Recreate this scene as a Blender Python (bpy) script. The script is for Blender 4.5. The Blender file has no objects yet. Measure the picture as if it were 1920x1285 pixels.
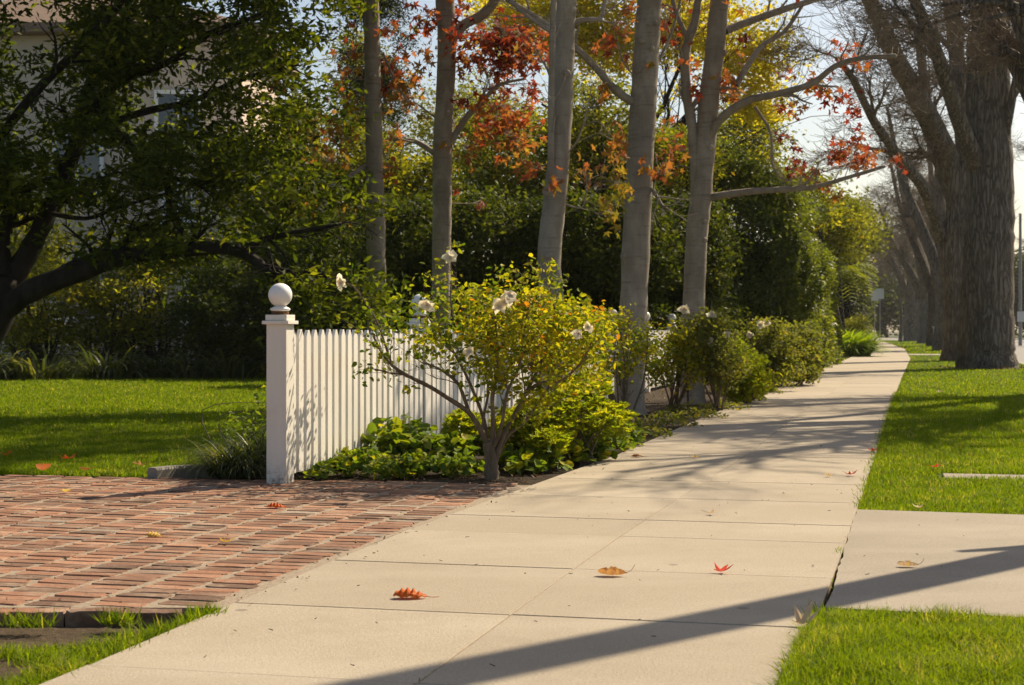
import bpy, math, random
import numpy as np
from mathutils import Vector
R = math.radians
rng = np.random.default_rng(7)
random.seed(7)
sc = bpy.context.scene
COL = sc.collection
F, H, HY = 3000.0, 0.95, 620.0            # focal length in px of a 1920 px frame, eye height, horizon row

def at(px, py, Y):                          # point seen at a pixel, Y metres ahead
    return ((px-960)/F*Y, Y, H-(py-HY)/F*Y)
def G(px, py):
    Y = F*H/(py-HY)
    return ((px-960)/F*Y, Y, 0.0)
UX, UY = 0.2425, 0.97014
def ST(s, t, z=0.0):                        # s along the pavement, t to its right
    return (s*UX+t*UY, s*UY-t*UX, z)
def toST(x, y): return (x*UX+y*UY, x*UY-y*UX)

# ------------------------------------------------------------------ helpers
class MB:
    def __init__(s): s.v=[]; s.f=[]; s.c=[]; s.cur=None
    def face(s, idx): s.f.append(idx); s.c.append(s.cur if s.cur is not None else random.random())
    def tube(s, pts, rad, n=6, cap=True, wob=0.0):
        base=len(s.v); up=Vector((0.13,0.31,0.94)); pts=[Vector(p) for p in pts]
        m=len(pts)
        prev=None
        for i,p in enumerate(pts):
            d=(pts[min(i+1,m-1)]-pts[max(i-1,0)])
            if d.length<1e-9: d=Vector((0,0,1))
            d.normalize()
            if prev is None:
                a=d.cross(Vector((1,0,0)) if abs(d.x)<.8 else Vector((0,1,0)))
            else:
                a=prev-d*prev.dot(d)
            a.normalize(); prev=a; b=d.cross(a)
            r=rad[i] if hasattr(rad,'__len__') else rad
            for k in range(n):
                w=2*math.pi*k/n
                rr=r*(1+wob*(random.random()-.5)) if wob else r
                s.v.append(p+a*(math.cos(w)*rr)+b*(math.sin(w)*rr))
        s.cur=random.random()
        for i in range(m-1):
            for k in range(n):
                k2=(k+1)%n
                s.face((base+i*n+k, base+i*n+k2, base+(i+1)*n+k2, base+(i+1)*n+k))
        if cap and n>2:
            s.face(tuple(base+(m-1)*n+k for k in range(n)))
        s.cur=None
    def box(s, c, sz, rot=0.0, jit=0.0, top=1.0):
        b=len(s.v); ca,sa=math.cos(rot),math.sin(rot)
        for z in (-.5,.5):
            for (x,y) in ((-.5,-.5),(.5,-.5),(.5,.5),(-.5,.5)):
                k=top if z>0 else 1
                X=x*sz[0]*k+random.uniform(-jit,jit); Y=y*sz[1]*k+random.uniform(-jit,jit)
                s.v.append((c[0]+X*ca-Y*sa, c[1]+X*sa+Y*ca, c[2]+z*sz[2]))
        s.cur=random.random()
        for f in ((0,3,2,1),(4,5,6,7),(0,1,5,4),(1,2,6,5),(2,3,7,6),(3,0,4,7)): s.face(tuple(b+i for i in f))
        s.cur=None
    def prism(s, poly, z0, z1):               # poly CCW list of xy
        b=len(s.v); n=len(poly)
        for p in poly: s.v.append((p[0],p[1],z0))
        for p in poly: s.v.append((p[0],p[1],z1))
        s.face(tuple(b+n+i for i in range(n)))
        for i in range(n):
            j=(i+1)%n; s.face((b+i,b+j,b+n+j,b+n+i))
    def lathe(s, c, prof, n=24):
        b=len(s.v)
        for (r,z) in prof:
            for k in range(n):
                w=2*math.pi*k/n; s.v.append((c[0]+r*math.cos(w), c[1]+r*math.sin(w), c[2]+z))
        s.cur=.5
        for i in range(len(prof)-1):
            for k in range(n):
                k2=(k+1)%n; s.face((b+i*n+k,b+i*n+k2,b+(i+1)*n+k2,b+(i+1)*n+k))
        s.cur=None
    def build(s, name, mat, parent=None, smooth=False, bevel=0):
        me=bpy.data.meshes.new(name)
        me.from_pydata([tuple(v) for v in s.v],[],s.f)
        a=me.attributes.new('rnd','FLOAT','FACE'); a.data.foreach_set('value', np.array(s.c,dtype=np.float32))
        if smooth: me.polygons.foreach_set('use_smooth',[True]*len(me.polygons))
        me.materials.append(mat); me.update()
        o=bpy.data.objects.new(name,me); COL.objects.link(o)
        if parent is not None: o.parent=parent; o.location=-Vector(parent.location) if parent.type=='EMPTY' else o.location
        if bevel:
            m=o.modifiers.new('bevel','BEVEL'); m.width=bevel; m.segments=2; m.limit_method='ANGLE'
        return o

def npmesh(name, verts, loops, sizes, rnd, mat, parent=None, smooth=False):
    me=bpy.data.meshes.new(name)
    me.vertices.add(len(verts)); me.vertices.foreach_set('co', verts.astype(np.float32).ravel())
    me.loops.add(len(loops)); me.loops.foreach_set('vertex_index', loops.astype(np.int32))
    me.polygons.add(len(sizes))
    st=np.concatenate([[0],np.cumsum(sizes)[:-1]]).astype(np.int32)
    me.polygons.foreach_set('loop_start', st)
    me.update(calc_edges=True)
    a=me.attributes.new('rnd','FLOAT','FACE'); a.data.foreach_set('value', rnd.astype(np.float32))
    if smooth: me.polygons.foreach_set('use_smooth',[True]*len(me.polygons))
    me.materials.append(mat); me.validate()
    o=bpy.data.objects.new(name,me); COL.objects.link(o)
    if parent is not None:
        o.parent=parent
        if parent.type=='EMPTY': o.location=-Vector(parent.location)
    return o

SHAPES={}
SHAPES['rhomb']=(np.array([[0,0,0],[.45,.5,.12],[1,0,-.05],[.45,-.5,.12]]),[(0,1,2,3)])
SHAPES['oval']=(np.array([[0,0,0],[.28,.46,.12],[.68,.40,.10],[1,0,-.08],[.68,-.40,.10],[.28,-.46,.12]]),[(0,1,2,3),(0,3,4,5)])
SHAPES['round']=(np.array([[0,0,0],[.12,.42,.10],[.5,.55,.14],[.85,.35,.06],[1,0,-.04],[.85,-.35,.06],[.5,-.55,.14],[.12,-.42,.10]]),[(0,1,2,3,4),(0,4,5,6,7)])
_lob=[]
for i,(a,r) in enumerate(((-125,.62),(-62,.92),(0,1.05),(62,.92),(125,.62))):
    _lob.append((a-31 if i else a-40,.36)); _lob.append((a-13,r*.64)); _lob.append((a,r)); _lob.append((a+13,r*.64))
_lob.append((165,.34)); _lob.append((180,.12))
_st=[[0,0,.05]]+[[r*math.cos(R(a)),r*math.sin(R(a)),-.16*r*r] for a,r in _lob]
SHAPES['star']=(np.array(_st),[(0,i,i+1) for i in range(1,len(_lob))]+[(0,len(_lob),1)])
SHAPES['blade']=(np.array([[0,-.5,0],[0,.5,0],[.55,.35,.06],[.55,-.35,.06],[1,0,.0]]),[(0,1,2,3),(3,2,4)])

def leaves(name, C, length, width, shape, mat, parent=None, up=0.4, rnd=None, lv=.35, droop=0.0, out=None):
    """C: N x 3 centres."""
    N=len(C); T,fs=SHAPES[shape]; K=len(T)
    d=rng.normal(size=(N,3)); d[:,2]=d[:,2]*.6-droop
    if out is not None: d+=out
    d/=np.linalg.norm(d,axis=1)[:,None]+1e-9
    nrm=rng.normal(size=(N,3)); nrm[:,2]+=up*3
    nrm-= (nrm*d).sum(1)[:,None]*d; nrm/=np.linalg.norm(nrm,axis=1)[:,None]+1e-9
    b=np.cross(nrm,d)
    L=length*(1+lv*(rng.random(N)*2-1)); W=L*(width/length)
    V=(C[:,None,:]+ T[None,:,0:1]*L[:,None,None]*d[:,None,:] + T[None,:,1:2]*W[:,None,None]*b[:,None,:]
       + T[None,:,2:3]*W[:,None,None]*nrm[:,None,:]*1.5).reshape(-1,3)
    fl=np.concatenate([np.array(f) for f in fs]); fz=np.array([len(f) for f in fs])
    loops=(np.arange(N)[:,None]*K+fl[None,:]).ravel(); sizes=np.tile(fz,N)
    if rnd is None: rnd=rng.random(N)
    return npmesh(name,V,loops,sizes,np.repeat(rnd,len(fs)),mat,parent)

def in_blobs(blobs, ncl, per, sig, shell=.55):
    """clusters spread through ellipsoids -> leaf centres; blobs = [(cx,cy,cz,rx,ry,rz)]; clusters share a tone"""
    vol=np.array([b[3]*b[4]*b[5] for b in blobs])**(2/3.); vol/=vol.sum()
    k=rng.choice(len(blobs),size=ncl,p=vol); B=np.array(blobs)[k]
    d=rng.normal(size=(ncl,3)); d/=np.linalg.norm(d,axis=1)[:,None]
    r=(shell+(1-shell)*rng.random(ncl))*(1+.12*rng.normal(size=ncl))
    c=B[:,:3]+d*r[:,None]*B[:,3:]
    n=np.maximum(3,(per*(.4+1.2*rng.random(ncl))).astype(int))
    idx=np.repeat(np.arange(ncl),n)
    P=c[idx]+rng.normal(size=(len(idx),3))*sig*np.array([1,1,.6])
    tone=np.clip(rng.random(ncl)[idx]*.55+rng.random(len(idx))*.45,0,1)
    keep=P[:,2]>.02
    return P[keep],tone[keep],c

# ------------------------------------------------------------------ materials
def newmat(name):
    m=bpy.data.materials.new(name); m.use_nodes=True; nt=m.node_tree; nt.nodes.clear()
    out=nt.nodes.new('ShaderNodeOutputMaterial'); return m,nt,out
def nd(nt,t,**k):
    n=nt.nodes.new(t)
    for a,b in k.items():
        if a in n.inputs: n.inputs[a].default_value=b
        else: setattr(n,a,b)
    return n
def ramp(nt,stops,src):
    r=nt.nodes.new('ShaderNodeValToRGB'); e=r.color_ramp.elements
    while len(e)<len(stops): e.new(.5)
    for i,(p,c) in enumerate(stops): e[i].position=p; e[i].color=(*c,1)
    nt.links.new(src,r.inputs[0]); return r.outputs[0]
def noise(nt,scale,detail=4,rough=.55,vec=None,stretch=None):
    n=nt.nodes.new('ShaderNodeTexNoise'); n.inputs['Scale'].default_value=scale; n.inputs['Detail'].default_value=detail; n.inputs['Roughness'].default_value=rough
    tc=nt.nodes.new('ShaderNodeTexCoord'); v=vec or tc.outputs['Object']
    if stretch:
        mp=nt.nodes.new('ShaderNodeMapping'); mp.inputs['Scale'].default_value=stretch; nt.links.new(v,mp.inputs[0]); v=mp.outputs[0]
    nt.links.new(v,n.inputs['Vector']); return n.outputs['Fac']
def mix(nt,fac,a,b,mode='MIX'):
    m=nt.nodes.new('ShaderNodeMix'); m.data_type='RGBA'; m.blend_type=mode
    for s,x in ((0,fac),(6,a),(7,b)):
        if isinstance(x,(int,float)): m.inputs[s].default_value=x
        elif isinstance(x,tuple): m.inputs[s].default_value=(*x,1)
        else: nt.links.new(x,m.inputs[s])
    return m.outputs[2]
def rngv(nt,x,a,b,c=0.,d=1.):
    m=nt.nodes.new('ShaderNodeMapRange'); nt.links.new(x,m.inputs[0])
    for i,v in enumerate((a,b,c,d)): m.inputs[i+1].default_value=v
    return m.outputs[0]
def bump(nt,h,strength,dist=.01,prev=None):
    b=nt.nodes.new('ShaderNodeBump'); b.inputs['Strength'].default_value=strength; b.inputs['Distance'].default_value=dist
    nt.links.new(h,b.inputs['Height'])
    if prev: nt.links.new(prev,b.inputs['Normal'])
    return b.outputs[0]
def finish(nt,out,col,rough=.8,nrm=None,spec=.3):
    p=nt.nodes.new('ShaderNodeBsdfPrincipled'); p.inputs['Roughness'].default_value=rough; p.inputs['Specular IOR Level'].default_value=spec
    if isinstance(col,tuple): p.inputs['Base Color'].default_value=(*col,1)
    else: nt.links.new(col,p.inputs['Base Color'])
    if nrm: nt.links.new(nrm,p.inputs['Normal'])
    nt.links.new(p.outputs[0],out.inputs[0]); return p
def leafmat(name, stops, trans=.42, rough=.6, spec=.14, tmul=(1.48,1.45,.30)):
    m,nt,out=newmat(name)
    a=nd(nt,'ShaderNodeAttribute'); a.attribute_name='rnd'
    c=ramp(nt,stops,a.outputs['Fac'])
    p=nt.nodes.new('ShaderNodeBsdfPrincipled'); p.inputs['Roughness'].default_value=rough; p.inputs['Specular IOR Level'].default_value=spec
    nt.links.new(c,p.inputs['Base Color'])
    t=nt.nodes.new('ShaderNodeBsdfTranslucent')
    nt.links.new(mix(nt,1.0,c,tmul,'MULTIPLY'),t.inputs['Color'])
    s=nt.nodes.new('ShaderNodeMixShader'); s.inputs[0].default_value=trans
    nt.links.new(p.outputs[0],s.inputs[1]); nt.links.new(t.outputs[0],s.inputs[2]); nt.links.new(s.outputs[0],out.inputs[0])
    return m
def barkmat(name,c1,c2,scale=6,stretch=(1,1,.2),strength=.6,dist=.02,rings=False,moss=None):
    m,nt,out=newmat(name)
    n1=noise(nt,scale,6,.65,stretch=stretch); n2=noise(nt,1.3,3)
    c=ramp(nt,[(.3,c1),(.7,c2)],n1)
    c=mix(nt,rngv(nt,n2,.35,.7,0,.5),c,tuple(x*.6 for x in c1))
    nr=bump(nt,n1,strength,dist)
    if rings:
        n3=noise(nt,5,3,.6,stretch=(.5,.5,5)); c=mix(nt,rngv(nt,n3,.56,.70,0,.45),c,tuple(x*.4 for x in c1))
        n6=noise(nt,16,5,.7); c=mix(nt,rngv(nt,n6,.60,.72,0,.6),c,tuple(x*.45 for x in c1)); n5=noise(nt,3,5,.6); c=mix(nt,rngv(nt,n5,.55,.75,0,.65),c,(.46,.42,.35))
        nr=bump(nt,n3,.35,.01,nr)
    finish(nt,out,c,.9,nr,.15); return m

def furrowmat(name,c1,c2,scale,zs,dist):
    m,nt,out=newmat(name); tc=nt.nodes.new('ShaderNodeTexCoord')
    n=noise(nt,3,4,.6)
    mp=nt.nodes.new('ShaderNodeMapping'); mp.inputs['Scale'].default_value=(1,1,zs); nt.links.new(tc.outputs['Object'],mp.inputs[0])
    nz=nt.nodes.new('ShaderNodeTexNoise'); nz.inputs['Scale'].default_value=5; nt.links.new(mp.outputs[0],nz.inputs['Vector'])
    vm=nt.nodes.new('ShaderNodeVectorMath'); vm.operation='MULTIPLY_ADD'; nt.links.new(nz.outputs['Color'],vm.inputs[0]); vm.inputs[1].default_value=(.32,.32,.5); nt.links.new(mp.outputs[0],vm.inputs[2])
    vo=nt.nodes.new('ShaderNodeTexVoronoi'); vo.feature='DISTANCE_TO_EDGE'; vo.inputs['Scale'].default_value=scale; nt.links.new(vm.outputs[0],vo.inputs['Vector'])
    h=rngv(nt,vo.outputs['Distance'],0,.22,0,1); fine=noise(nt,30,5,.7,stretch=(1,1,.3))
    c=mix(nt,h,c1,c2); c=mix(nt,rngv(nt,fine,.4,.75,0,.6),c,tuple(x*.5 for x in c2)); c=mix(nt,rngv(nt,n,.45,.7,0,.4),c,tuple(x*1.25 for x in c2))
    finish(nt,out,c,.92,bump(nt,h,1.0,dist,bump(nt,fine,.5,.01)),.12); return m
M={}
M['oak_leaf']=leafmat('dark evergreen leaf',[(0,(.026,.040,.008)),(.5,(.060,.084,.013)),(.8,(.14,.165,.02)),(1,(.30,.30,.035))],.54)
M['hedge_leaf']=leafmat('hedge leaf',[(0,(.022,.034,.009)),(.6,(.052,.070,.015)),(.9,(.13,.145,.025)),(1,(.26,.25,.04))],.44)
M['bush_leaf']=leafmat('bushy tree leaf',[(0,(.06,.075,.012)),(.6,(.16,.17,.022)),(.93,(.38,.34,.04)),(1,(.42,.20,.03))],.55)
M['tall_hedge_leaf']=leafmat('tall hedge leaf',[(0,(.06,.08,.020)),(.6,(.13,.16,.035)),(1,(.34,.35,.06))],.46,rough=.5,spec=.25)
M['yellow_leaf']=leafmat('yellow autumn leaf',[(0,(.27,.27,.03)),(.5,(.50,.44,.04)),(1,(.68,.52,.05))],.6)
M['cypress_leaf']=leafmat('cypress foliage',[(0,(.022,.03,.012)),(1,(.05,.06,.02))],.2)
M['gum_leaf']=leafmat('autumn star leaf',[(0,(.12,.018,.014)),(.25,(.27,.05,.025)),(.45,(.33,.12,.035)),(.7,(.27,.16,.03)),(.88,(.30,.25,.03)),(1,(.16,.17,.022))],.54,tmul=(1.35,1.15,.75))
M['rose_leaf']=leafmat('rose leaf',[(0,(.055,.10,.014)),(.35,(.16,.195,.020)),(.6,(.32,.31,.024)),(.88,(.46,.38,.028)),(1,(.42,.18,.02))],.5)
M['azalea_leaf']=leafmat('azalea leaf',[(0,(.15,.21,.018)),(.6,(.31,.34,.024)),(.9,(.48,.42,.03)),(1,(.45,.27,.02))],.5)
M['cover_leaf']=leafmat('ground cover leaf',[(0,(.075,.13,.024)),(.6,(.15,.21,.03)),(.93,(.26,.29,.03)),(1,(.45,.38,.03))],.45)
M['dull_leaf']=leafmat('grey green leaf',[(0,(.09,.11,.035)),(.7,(.17,.18,.05)),(1,(.30,.25,.05))],.45)
M['lily_leaf']=leafmat('lily leaf',[(0,(.14,.22,.015)),(.7,(.25,.34,.02)),(1,(.36,.40,.03))],.5)
M['strap_leaf']=leafmat('strap leaf',[(0,(.035,.052,.018)),(.7,(.075,.095,.03)),(1,(.22,.21,.07))],.35,rough=.4,spec=.4)
M['grass']=leafmat('lawn blade',[(0,(.078,.125,.006)),(.6,(.145,.210,.009)),(.92,(.21,.265,.014)),(1,(.38,.34,.12))],.50,rough=.6,spec=.1)
M['palm_leaf']=leafmat('palm leaf',[(0,(.09,.12,.018)),(1,(.20,.22,.03))],.4)
M['gum_bark']=barkmat('smooth grey bark',(.24,.20,.155),(.40,.345,.27),9,(1,1,.35),.5,.012,rings=True)
M['plane_bark']=furrowmat('furrowed grey brown bark',(.085,.070,.055),(.235,.20,.162),10,.17,.04)
M['oak_bark']=barkmat('dark rough bark',(.02,.017,.013),(.055,.045,.035),7,(1,1,.4),.8,.03)
M['twig']=barkmat('pale twig bark',(.20,.155,.115),(.34,.27,.20),12,(1,1,1),.1,.002)
M['rose_wood']=barkmat('rose cane bark',(.10,.075,.05),(.24,.185,.13),30,(1,1,.3),.6,.004)
M['petal']=leafmat('cream rose petal',[(0,(.85,.76,.58)),(.8,(.90,.84,.70)),(1,(.78,.45,.32))],.58,tmul=(1,1,.9))

def concrete(name,ca,cb,speck=.5):
    m,nt,out=newmat(name)
    n1=noise(nt,.9,5,.6); n2=noise(nt,110,4,.8); n3=noise(nt,5,7,.7); n4=noise(nt,38,4,.7)
    c=ramp(nt,[(.3,ca),(.7,cb)],n1)
    c=mix(nt,rngv(nt,n2,.30,.75,0,speck),c,tuple(x*.50 for x in ca))
    c=mix(nt,rngv(nt,n3,.50,.72,0,.38),c,tuple(x*.62 for x in ca)); c=mix(nt,rngv(nt,noise(nt,1.7,6,.7),.45,.7,0,.30),c,tuple(x*.72 for x in ca))
    c=mix(nt,rngv(nt,n4,.70,.76,0,.5),c,(.16,.12,.09))
    a=nd(nt,'ShaderNodeAttribute'); a.attribute_name='rnd'
    c=mix(nt,1.0,c,ramp(nt,[(0,(.87,.86,.85)),(1,(1.0,1.0,1.0))],a.outputs['Fac']),'MULTIPLY')
    c=mix(nt,rngv(nt,noise(nt,2.6,7,.75),.54,.62,0,.36),c,tuple(x*.68 for x in ca)); c=mix(nt,rngv(nt,noise(nt,.6,3,.5,stretch=(1,2.5,1)),.5,.75,0,.28),c,(.50,.44,.36))
    vo=nt.nodes.new('ShaderNodeTexVoronoi'); vo.inputs['Scale'].default_value=1.7; tc=nt.nodes.new('ShaderNodeTexCoord'); nt.links.new(tc.outputs['Object'],vo.inputs['Vector'])
    c=mix(nt,rngv(nt,vo.outputs['Distance'],.03,.045,.75,0),c,(.17,.14,.11))
    nr=bump(nt,n2,.9,.004,bump(nt,n3,.25,.008)); finish(nt,out,c,.85,nr,.25); return m
M['concrete']=concrete('warm worn concrete',(.45,.378,.282),(.52,.442,.337),1.0)
M['apron']=concrete('grey exposed concrete',(.37,.315,.245),(.46,.40,.315),1.0)
M['kerb']=concrete('kerb concrete',(.28,.26,.23),(.36,.33,.29),.5)
m,nt,out=newmat('joint dirt'); finish(nt,out,ramp(nt,[(.3,(.13,.095,.06)),(.7,(.26,.19,.12))],noise(nt,20)),.95); M['joint']=m
m,nt,out=newmat('sandy mortar'); n=noise(nt,60,5,.7); c=ramp(nt,[(.3,(.17,.13,.09)),(.7,(.36,.29,.215))],n); finish(nt,out,c,.95,bump(nt,n,.6,.006)); M['mortar']=m
m,nt,out=newmat('old brick')
a=nd(nt,'ShaderNodeAttribute'); a.attribute_name='rnd'
c=ramp(nt,[(0,(.09,.052,.036)),(.2,(.15,.072,.045)),(.45,(.235,.108,.064)),(.78,(.31,.143,.083)),(.93,(.40,.205,.125)),(.965,(.20,.16,.13)),(1,(.42,.34,.26))],a.outputs['Fac'])
n1=noise(nt,28,6,.7); n2=noise(nt,5,5,.65); n3=noise(nt,120,3,.7)
c=mix(nt,rngv(nt,n1,.52,.68,0,.55),c,(.13,.075,.05)); c=mix(nt,rngv(nt,n2,.50,.68,0,.6),c,(.44,.34,.25)); c=mix(nt,rngv(nt,noise(nt,2.2,5,.7),.5,.7,0,.55),c,(.17,.10,.07)); c=mix(nt,rngv(nt,n3,.5,.8,0,.4),c,(.2,.09,.06))
c=mix(nt,rngv(nt,noise(nt,11,6,.7),.35,.75,.05,.34),c,(.27,.19,.125)); finish(nt,out,c,.85,bump(nt,n3,.4,.002,bump(nt,n1,.9,.009)),.2); M['brick']=m
def soil(name,a,b):
    m,nt,out=newmat(name); n=noise(nt,30,7,.75); n2=noise(nt,3,4)
    c=ramp(nt,[(.3,a),(.6,b),(.75,tuple(x*1.8 for x in b))],n); c=mix(nt,rngv(nt,n2,.4,.7,0,.5),c,a)
    finish(nt,out,c,.95,bump(nt,n,1,.03),.1); return m
M['soil']=soil('bed soil',(.03,.022,.016),(.075,.055,.038))
M['dirt']=soil('bare dirt',(.07,.05,.032),(.15,.11,.07))
m,nt,out=newmat('turf'); n=noise(nt,9,6,.7); finish(nt,out,ramp(nt,[(.3,(.035,.055,.010)),(.7,(.07,.10,.016))],n),.95,bump(nt,noise(nt,60),.8,.02),.05); M['turf']=m
m,nt,out=newmat('terrain soil'); finish(nt,out,ramp(nt,[(.3,(.05,.06,.02)),(.7,(.09,.09,.04))],noise(nt,.5)),.95); M['terrain']=m
m,nt,out=newmat('asphalt'); n=noise(nt,50,5,.7); finish(nt,out,ramp(nt,[(.3,(.15,.14,.13)),(.7,(.24,.225,.205))],n),.8,bump(nt,n,.4,.005)); M['asphalt']=m
m,nt,out=newmat('white painted wood')
n1=noise(nt,14,6,.65,stretch=(1,1,.12)); n2=noise(nt,6,5,.7); n3=noise(nt,70,4,.7)
c=ramp(nt,[(.3,(.72,.69,.63)),(.7,(.80,.77,.71))],n1)
c=mix(nt,rngv(nt,n3,.68,.74,0,.75),c,(.30,.24,.18)); c=mix(nt,rngv(nt,n2,.55,.75,0,.22),c,(.50,.45,.36))
tc=nd(nt,'ShaderNodeNewGeometry'); sp=nd(nt,'ShaderNodeSeparateXYZ'); nt.links.new(tc.outputs['Position'],sp.inputs[0])
low=rngv(nt,sp.outputs['Z'],.0,.13,1,0); mm=nd(nt,'ShaderNodeMath',operation='MULTIPLY'); nt.links.new(low,mm.inputs[0]); nt.links.new(rngv(nt,noise(nt,28,5,.7),.42,.62,0,1),mm.inputs[1])
c=mix(nt,mm.outputs[0],c,(.24,.19,.15)); a=nd(nt,'ShaderNodeAttribute'); a.attribute_name='rnd'; c=mix(nt,1.0,c,ramp(nt,[(0,(.91,.90,.88)),(1,(1.0,1.0,1.0))],a.outputs['Fac']),'MULTIPLY'); finish(nt,out,c,.55,bump(nt,n1,.25,.004),.35); M['paint']=m
m,nt,out=newmat('clean white paint'); finish(nt,out,ramp(nt,[(.3,(.74,.72,.68)),(.7,(.80,.78,.74))],noise(nt,8)),.4); M['ball']=m
m,nt,out=newmat('rust'); finish(nt,out,ramp(nt,[(.35,(.06,.03,.015)),(.65,(.22,.11,.05))],noise(nt,60,5,.7)),.9); M['rust']=m
m,nt,out=newmat('stucco'); n=noise(nt,25,5); finish(nt,out,ramp(nt,[(.3,(.50,.41,.33)),(.7,(.56,.46,.37))],noise(nt,.6,4)),.9,bump(nt,n,.4,.01)); M['stucco']=m
m,nt,out=newmat('roof tile'); finish(nt,out,ramp(nt,[(.3,(.16,.11,.08)),(.7,(.26,.18,.13))],noise(nt,4,5,stretch=(1,6,6))),.9); M['roof']=m
m,nt,out=newmat('white trim'); finish(nt,out,(.72,.71,.68),.5); M['trim']=m
m,nt,out=newmat('window glass'); finish(nt,out,(.03,.035,.04),.08,None,.8); M['glass']=m
m,nt,out=newmat('grey metal'); finish(nt,out,ramp(nt,[(.3,(.20,.20,.19)),(.7,(.30,.30,.29))],noise(nt,9)),.5); M['metal']=m
m,nt,out=newmat('dark metal'); finish(nt,out,(.03,.03,.03),.5); M['iron']=m
m,nt,out=newmat('sign face'); finish(nt,out,(.62,.62,.60),.5); M['sign']=m

def tag(o,label=None,cat=None,group=None,kind=None):
    if label: o['label']=label
    if cat: o['category']=cat
    if group: o['group']=group
    if kind: o['kind']=kind
    return o
def empty(name,loc,label,cat,group=None):
    o=bpy.data.objects.new(name,None); COL.objects.link(o); o.location=loc; o.empty_display_size=.1
    return tag(o,label,cat,group)
def copy_tree(o,parent=None):
    c=o.copy(); COL.objects.link(c)
    if parent: c.parent=parent
    for ch in o.children: copy_tree(ch,c)
    return c

# ------------------------------------------------------------------ camera, light
cam=bpy.data.cameras.new('camera'); co=bpy.data.objects.new('camera',cam); COL.objects.link(co); sc.camera=co
cam.sensor_width=36; cam.lens=F/1920*36; cam.shift_y=-(642.5-HY)/1920; cam.clip_end=3000; cam.clip_start=.1
co.location=(0,0,H); co.rotation_euler=(R(90),0,0)
cam.dof.use_dof=True; cam.dof.focus_distance=8.8; cam.dof.aperture_fstop=7.5
AZ,EL=R(45),R(42)
sd=Vector((math.sin(AZ)*math.cos(EL),math.cos(AZ)*math.cos(EL),math.sin(EL)))
sun=bpy.data.lights.new('sun','SUN'); sun.energy=5.0; sun.angle=R(.53); sun.color=(1,.85,.62)
so=bpy.data.objects.new('sun',sun); COL.objects.link(so); so.location=sd*50; so.rotation_euler=(-sd).to_track_quat('-Z','Y').to_euler()
w=bpy.data.worlds.new('World'); sc.world=w; w.use_nodes=True; nt=w.node_tree
bg=nt.nodes['Background']; sky=nt.nodes.new('ShaderNodeTexSky'); sky.sky_type='NISHITA'; sky.sun_disc=False
sky.sun_elevation=EL; sky.sun_rotation=AZ; sky.air_density=1; sky.dust_density=1.8; sky.ozone_density=1.0
nt.links.new(mix(nt,1.0,sky.outputs[0],(1.0,.96,.91),'MULTIPLY'),bg.inputs[0]); bg.inputs[1].default_value=.078
sc.view_settings.view_transform='Standard'; sc.view_settings.look='None'; sc.view_settings.exposure=.75; sc.view_settings.gamma=1
sc.cycles.use_denoising=True
sc.cycles.max_bounces=7; sc.cycles.diffuse_bounces=4; sc.cycles.transmission_bounces=4; sc.cycles.glossy_bounces=2
sc.cycles.sample_clamp_indirect=6

# ------------------------------------------------------------------ ground
def structure(o): o['kind']='structure'; return o
def sheet(name,poly,z,mat,z0=None,kind='structure'):
    b=MB(); b.prism(poly,z0 if z0 is not None else z-.05,z); return tag(b.build(name,mat),kind=kind)
def xy(p): return (p[0],p[1])
b=MB(); b.v=[(-900,-60,-.17),(900,-60,-.17),(900,1800,-.17),(-900,1800,-.17)]; b.face((0,1,2,3)); structure(b.build('ground',M['terrain']))

def ccw(p):
    a=sum(p[i][0]*p[(i+1)%len(p)][1]-p[(i+1)%len(p)][0]*p[i][1] for i in range(len(p)))
    return p if a>0 else p[::-1]
SL=[-4,4,7,9.3,12,14,18,24,38,56,84,117,175]; TL=[-2.27,-2.27,-2.34,-2.28,-2.19,-2.2,-2.22,-2.15,-2.15,-2.1,-2.3,-3.4,-5.8]
SR=SL; TR=[-.32,-.32,-.29,-.28,-.27,-.27,-.27,-.25,-.17,-.05,-.34,-1.45,-3.8]
def tl(s): return float(np.interp(s,SL,TL))
def tr(s): return float(np.interp(s,SR,TR))
joints=[-2,-.1,.9,2.0,3.05,4.12,5.19,6.25,7.3,7.95,9.0,10.07]+[11.1+1.07*i for i in range(60)]+[76+2*i for i in range(48)]
b=MB()
g=.0028
for i in range(len(joints)-1):
    s0,s1=joints[i],joints[i+1]
    for half in (0,1):
        if s0<76 or True:
            cor=[]
            for (s,ds) in ((s0,g),(s1,-g)):
                L,Rr=tl(s),tr(s); mid=(L+Rr)/2
                a,c=(L,mid-g) if half==0 else (mid+g,Rr)
                cor.append((s+ds,a)); cor.append((s+ds,c))
            # near-left, near-right, far-left, far-right
            z=random.uniform(-.0012,.0012)
            ch=.003; k=len(b.v)
            (sa,ta),(sb,tb),(sc_,tc_),(sd_,td)=cor
            low=[(sa,ta),(sb,tb),(sd_,td),(sc_,tc_)]; top=[(sa+ch,ta+ch),(sb+ch,tb-ch),(sd_-ch,td-ch),(sc_-ch,tc_+ch)]
            for q in low: b.v.append(ST(*q,-.006))
            for q in top: b.v.append(ST(*q,z))
            b.cur=random.random(); b.face((k+4,k+5,k+6,k+7))
            for j in range(4): b.face((k+j,k+(j+1)%4,k+4+(j+1)%4,k+4+j))
            b.cur=None
sw=b.build('sidewalk',M['concrete']); structure(sw)
b=MB(); pts=[-3.9]+[s for s in np.arange(0,172,2.0)]
k=0
poly=[xy(ST(s,tl(s)-.0)) for s in pts]+[xy(ST(s,tr(s)+.0)) for s in pts[::-1]]
sheet('sidewalk_base',ccw(poly),-.0045,M['joint'],-.14)

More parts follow.
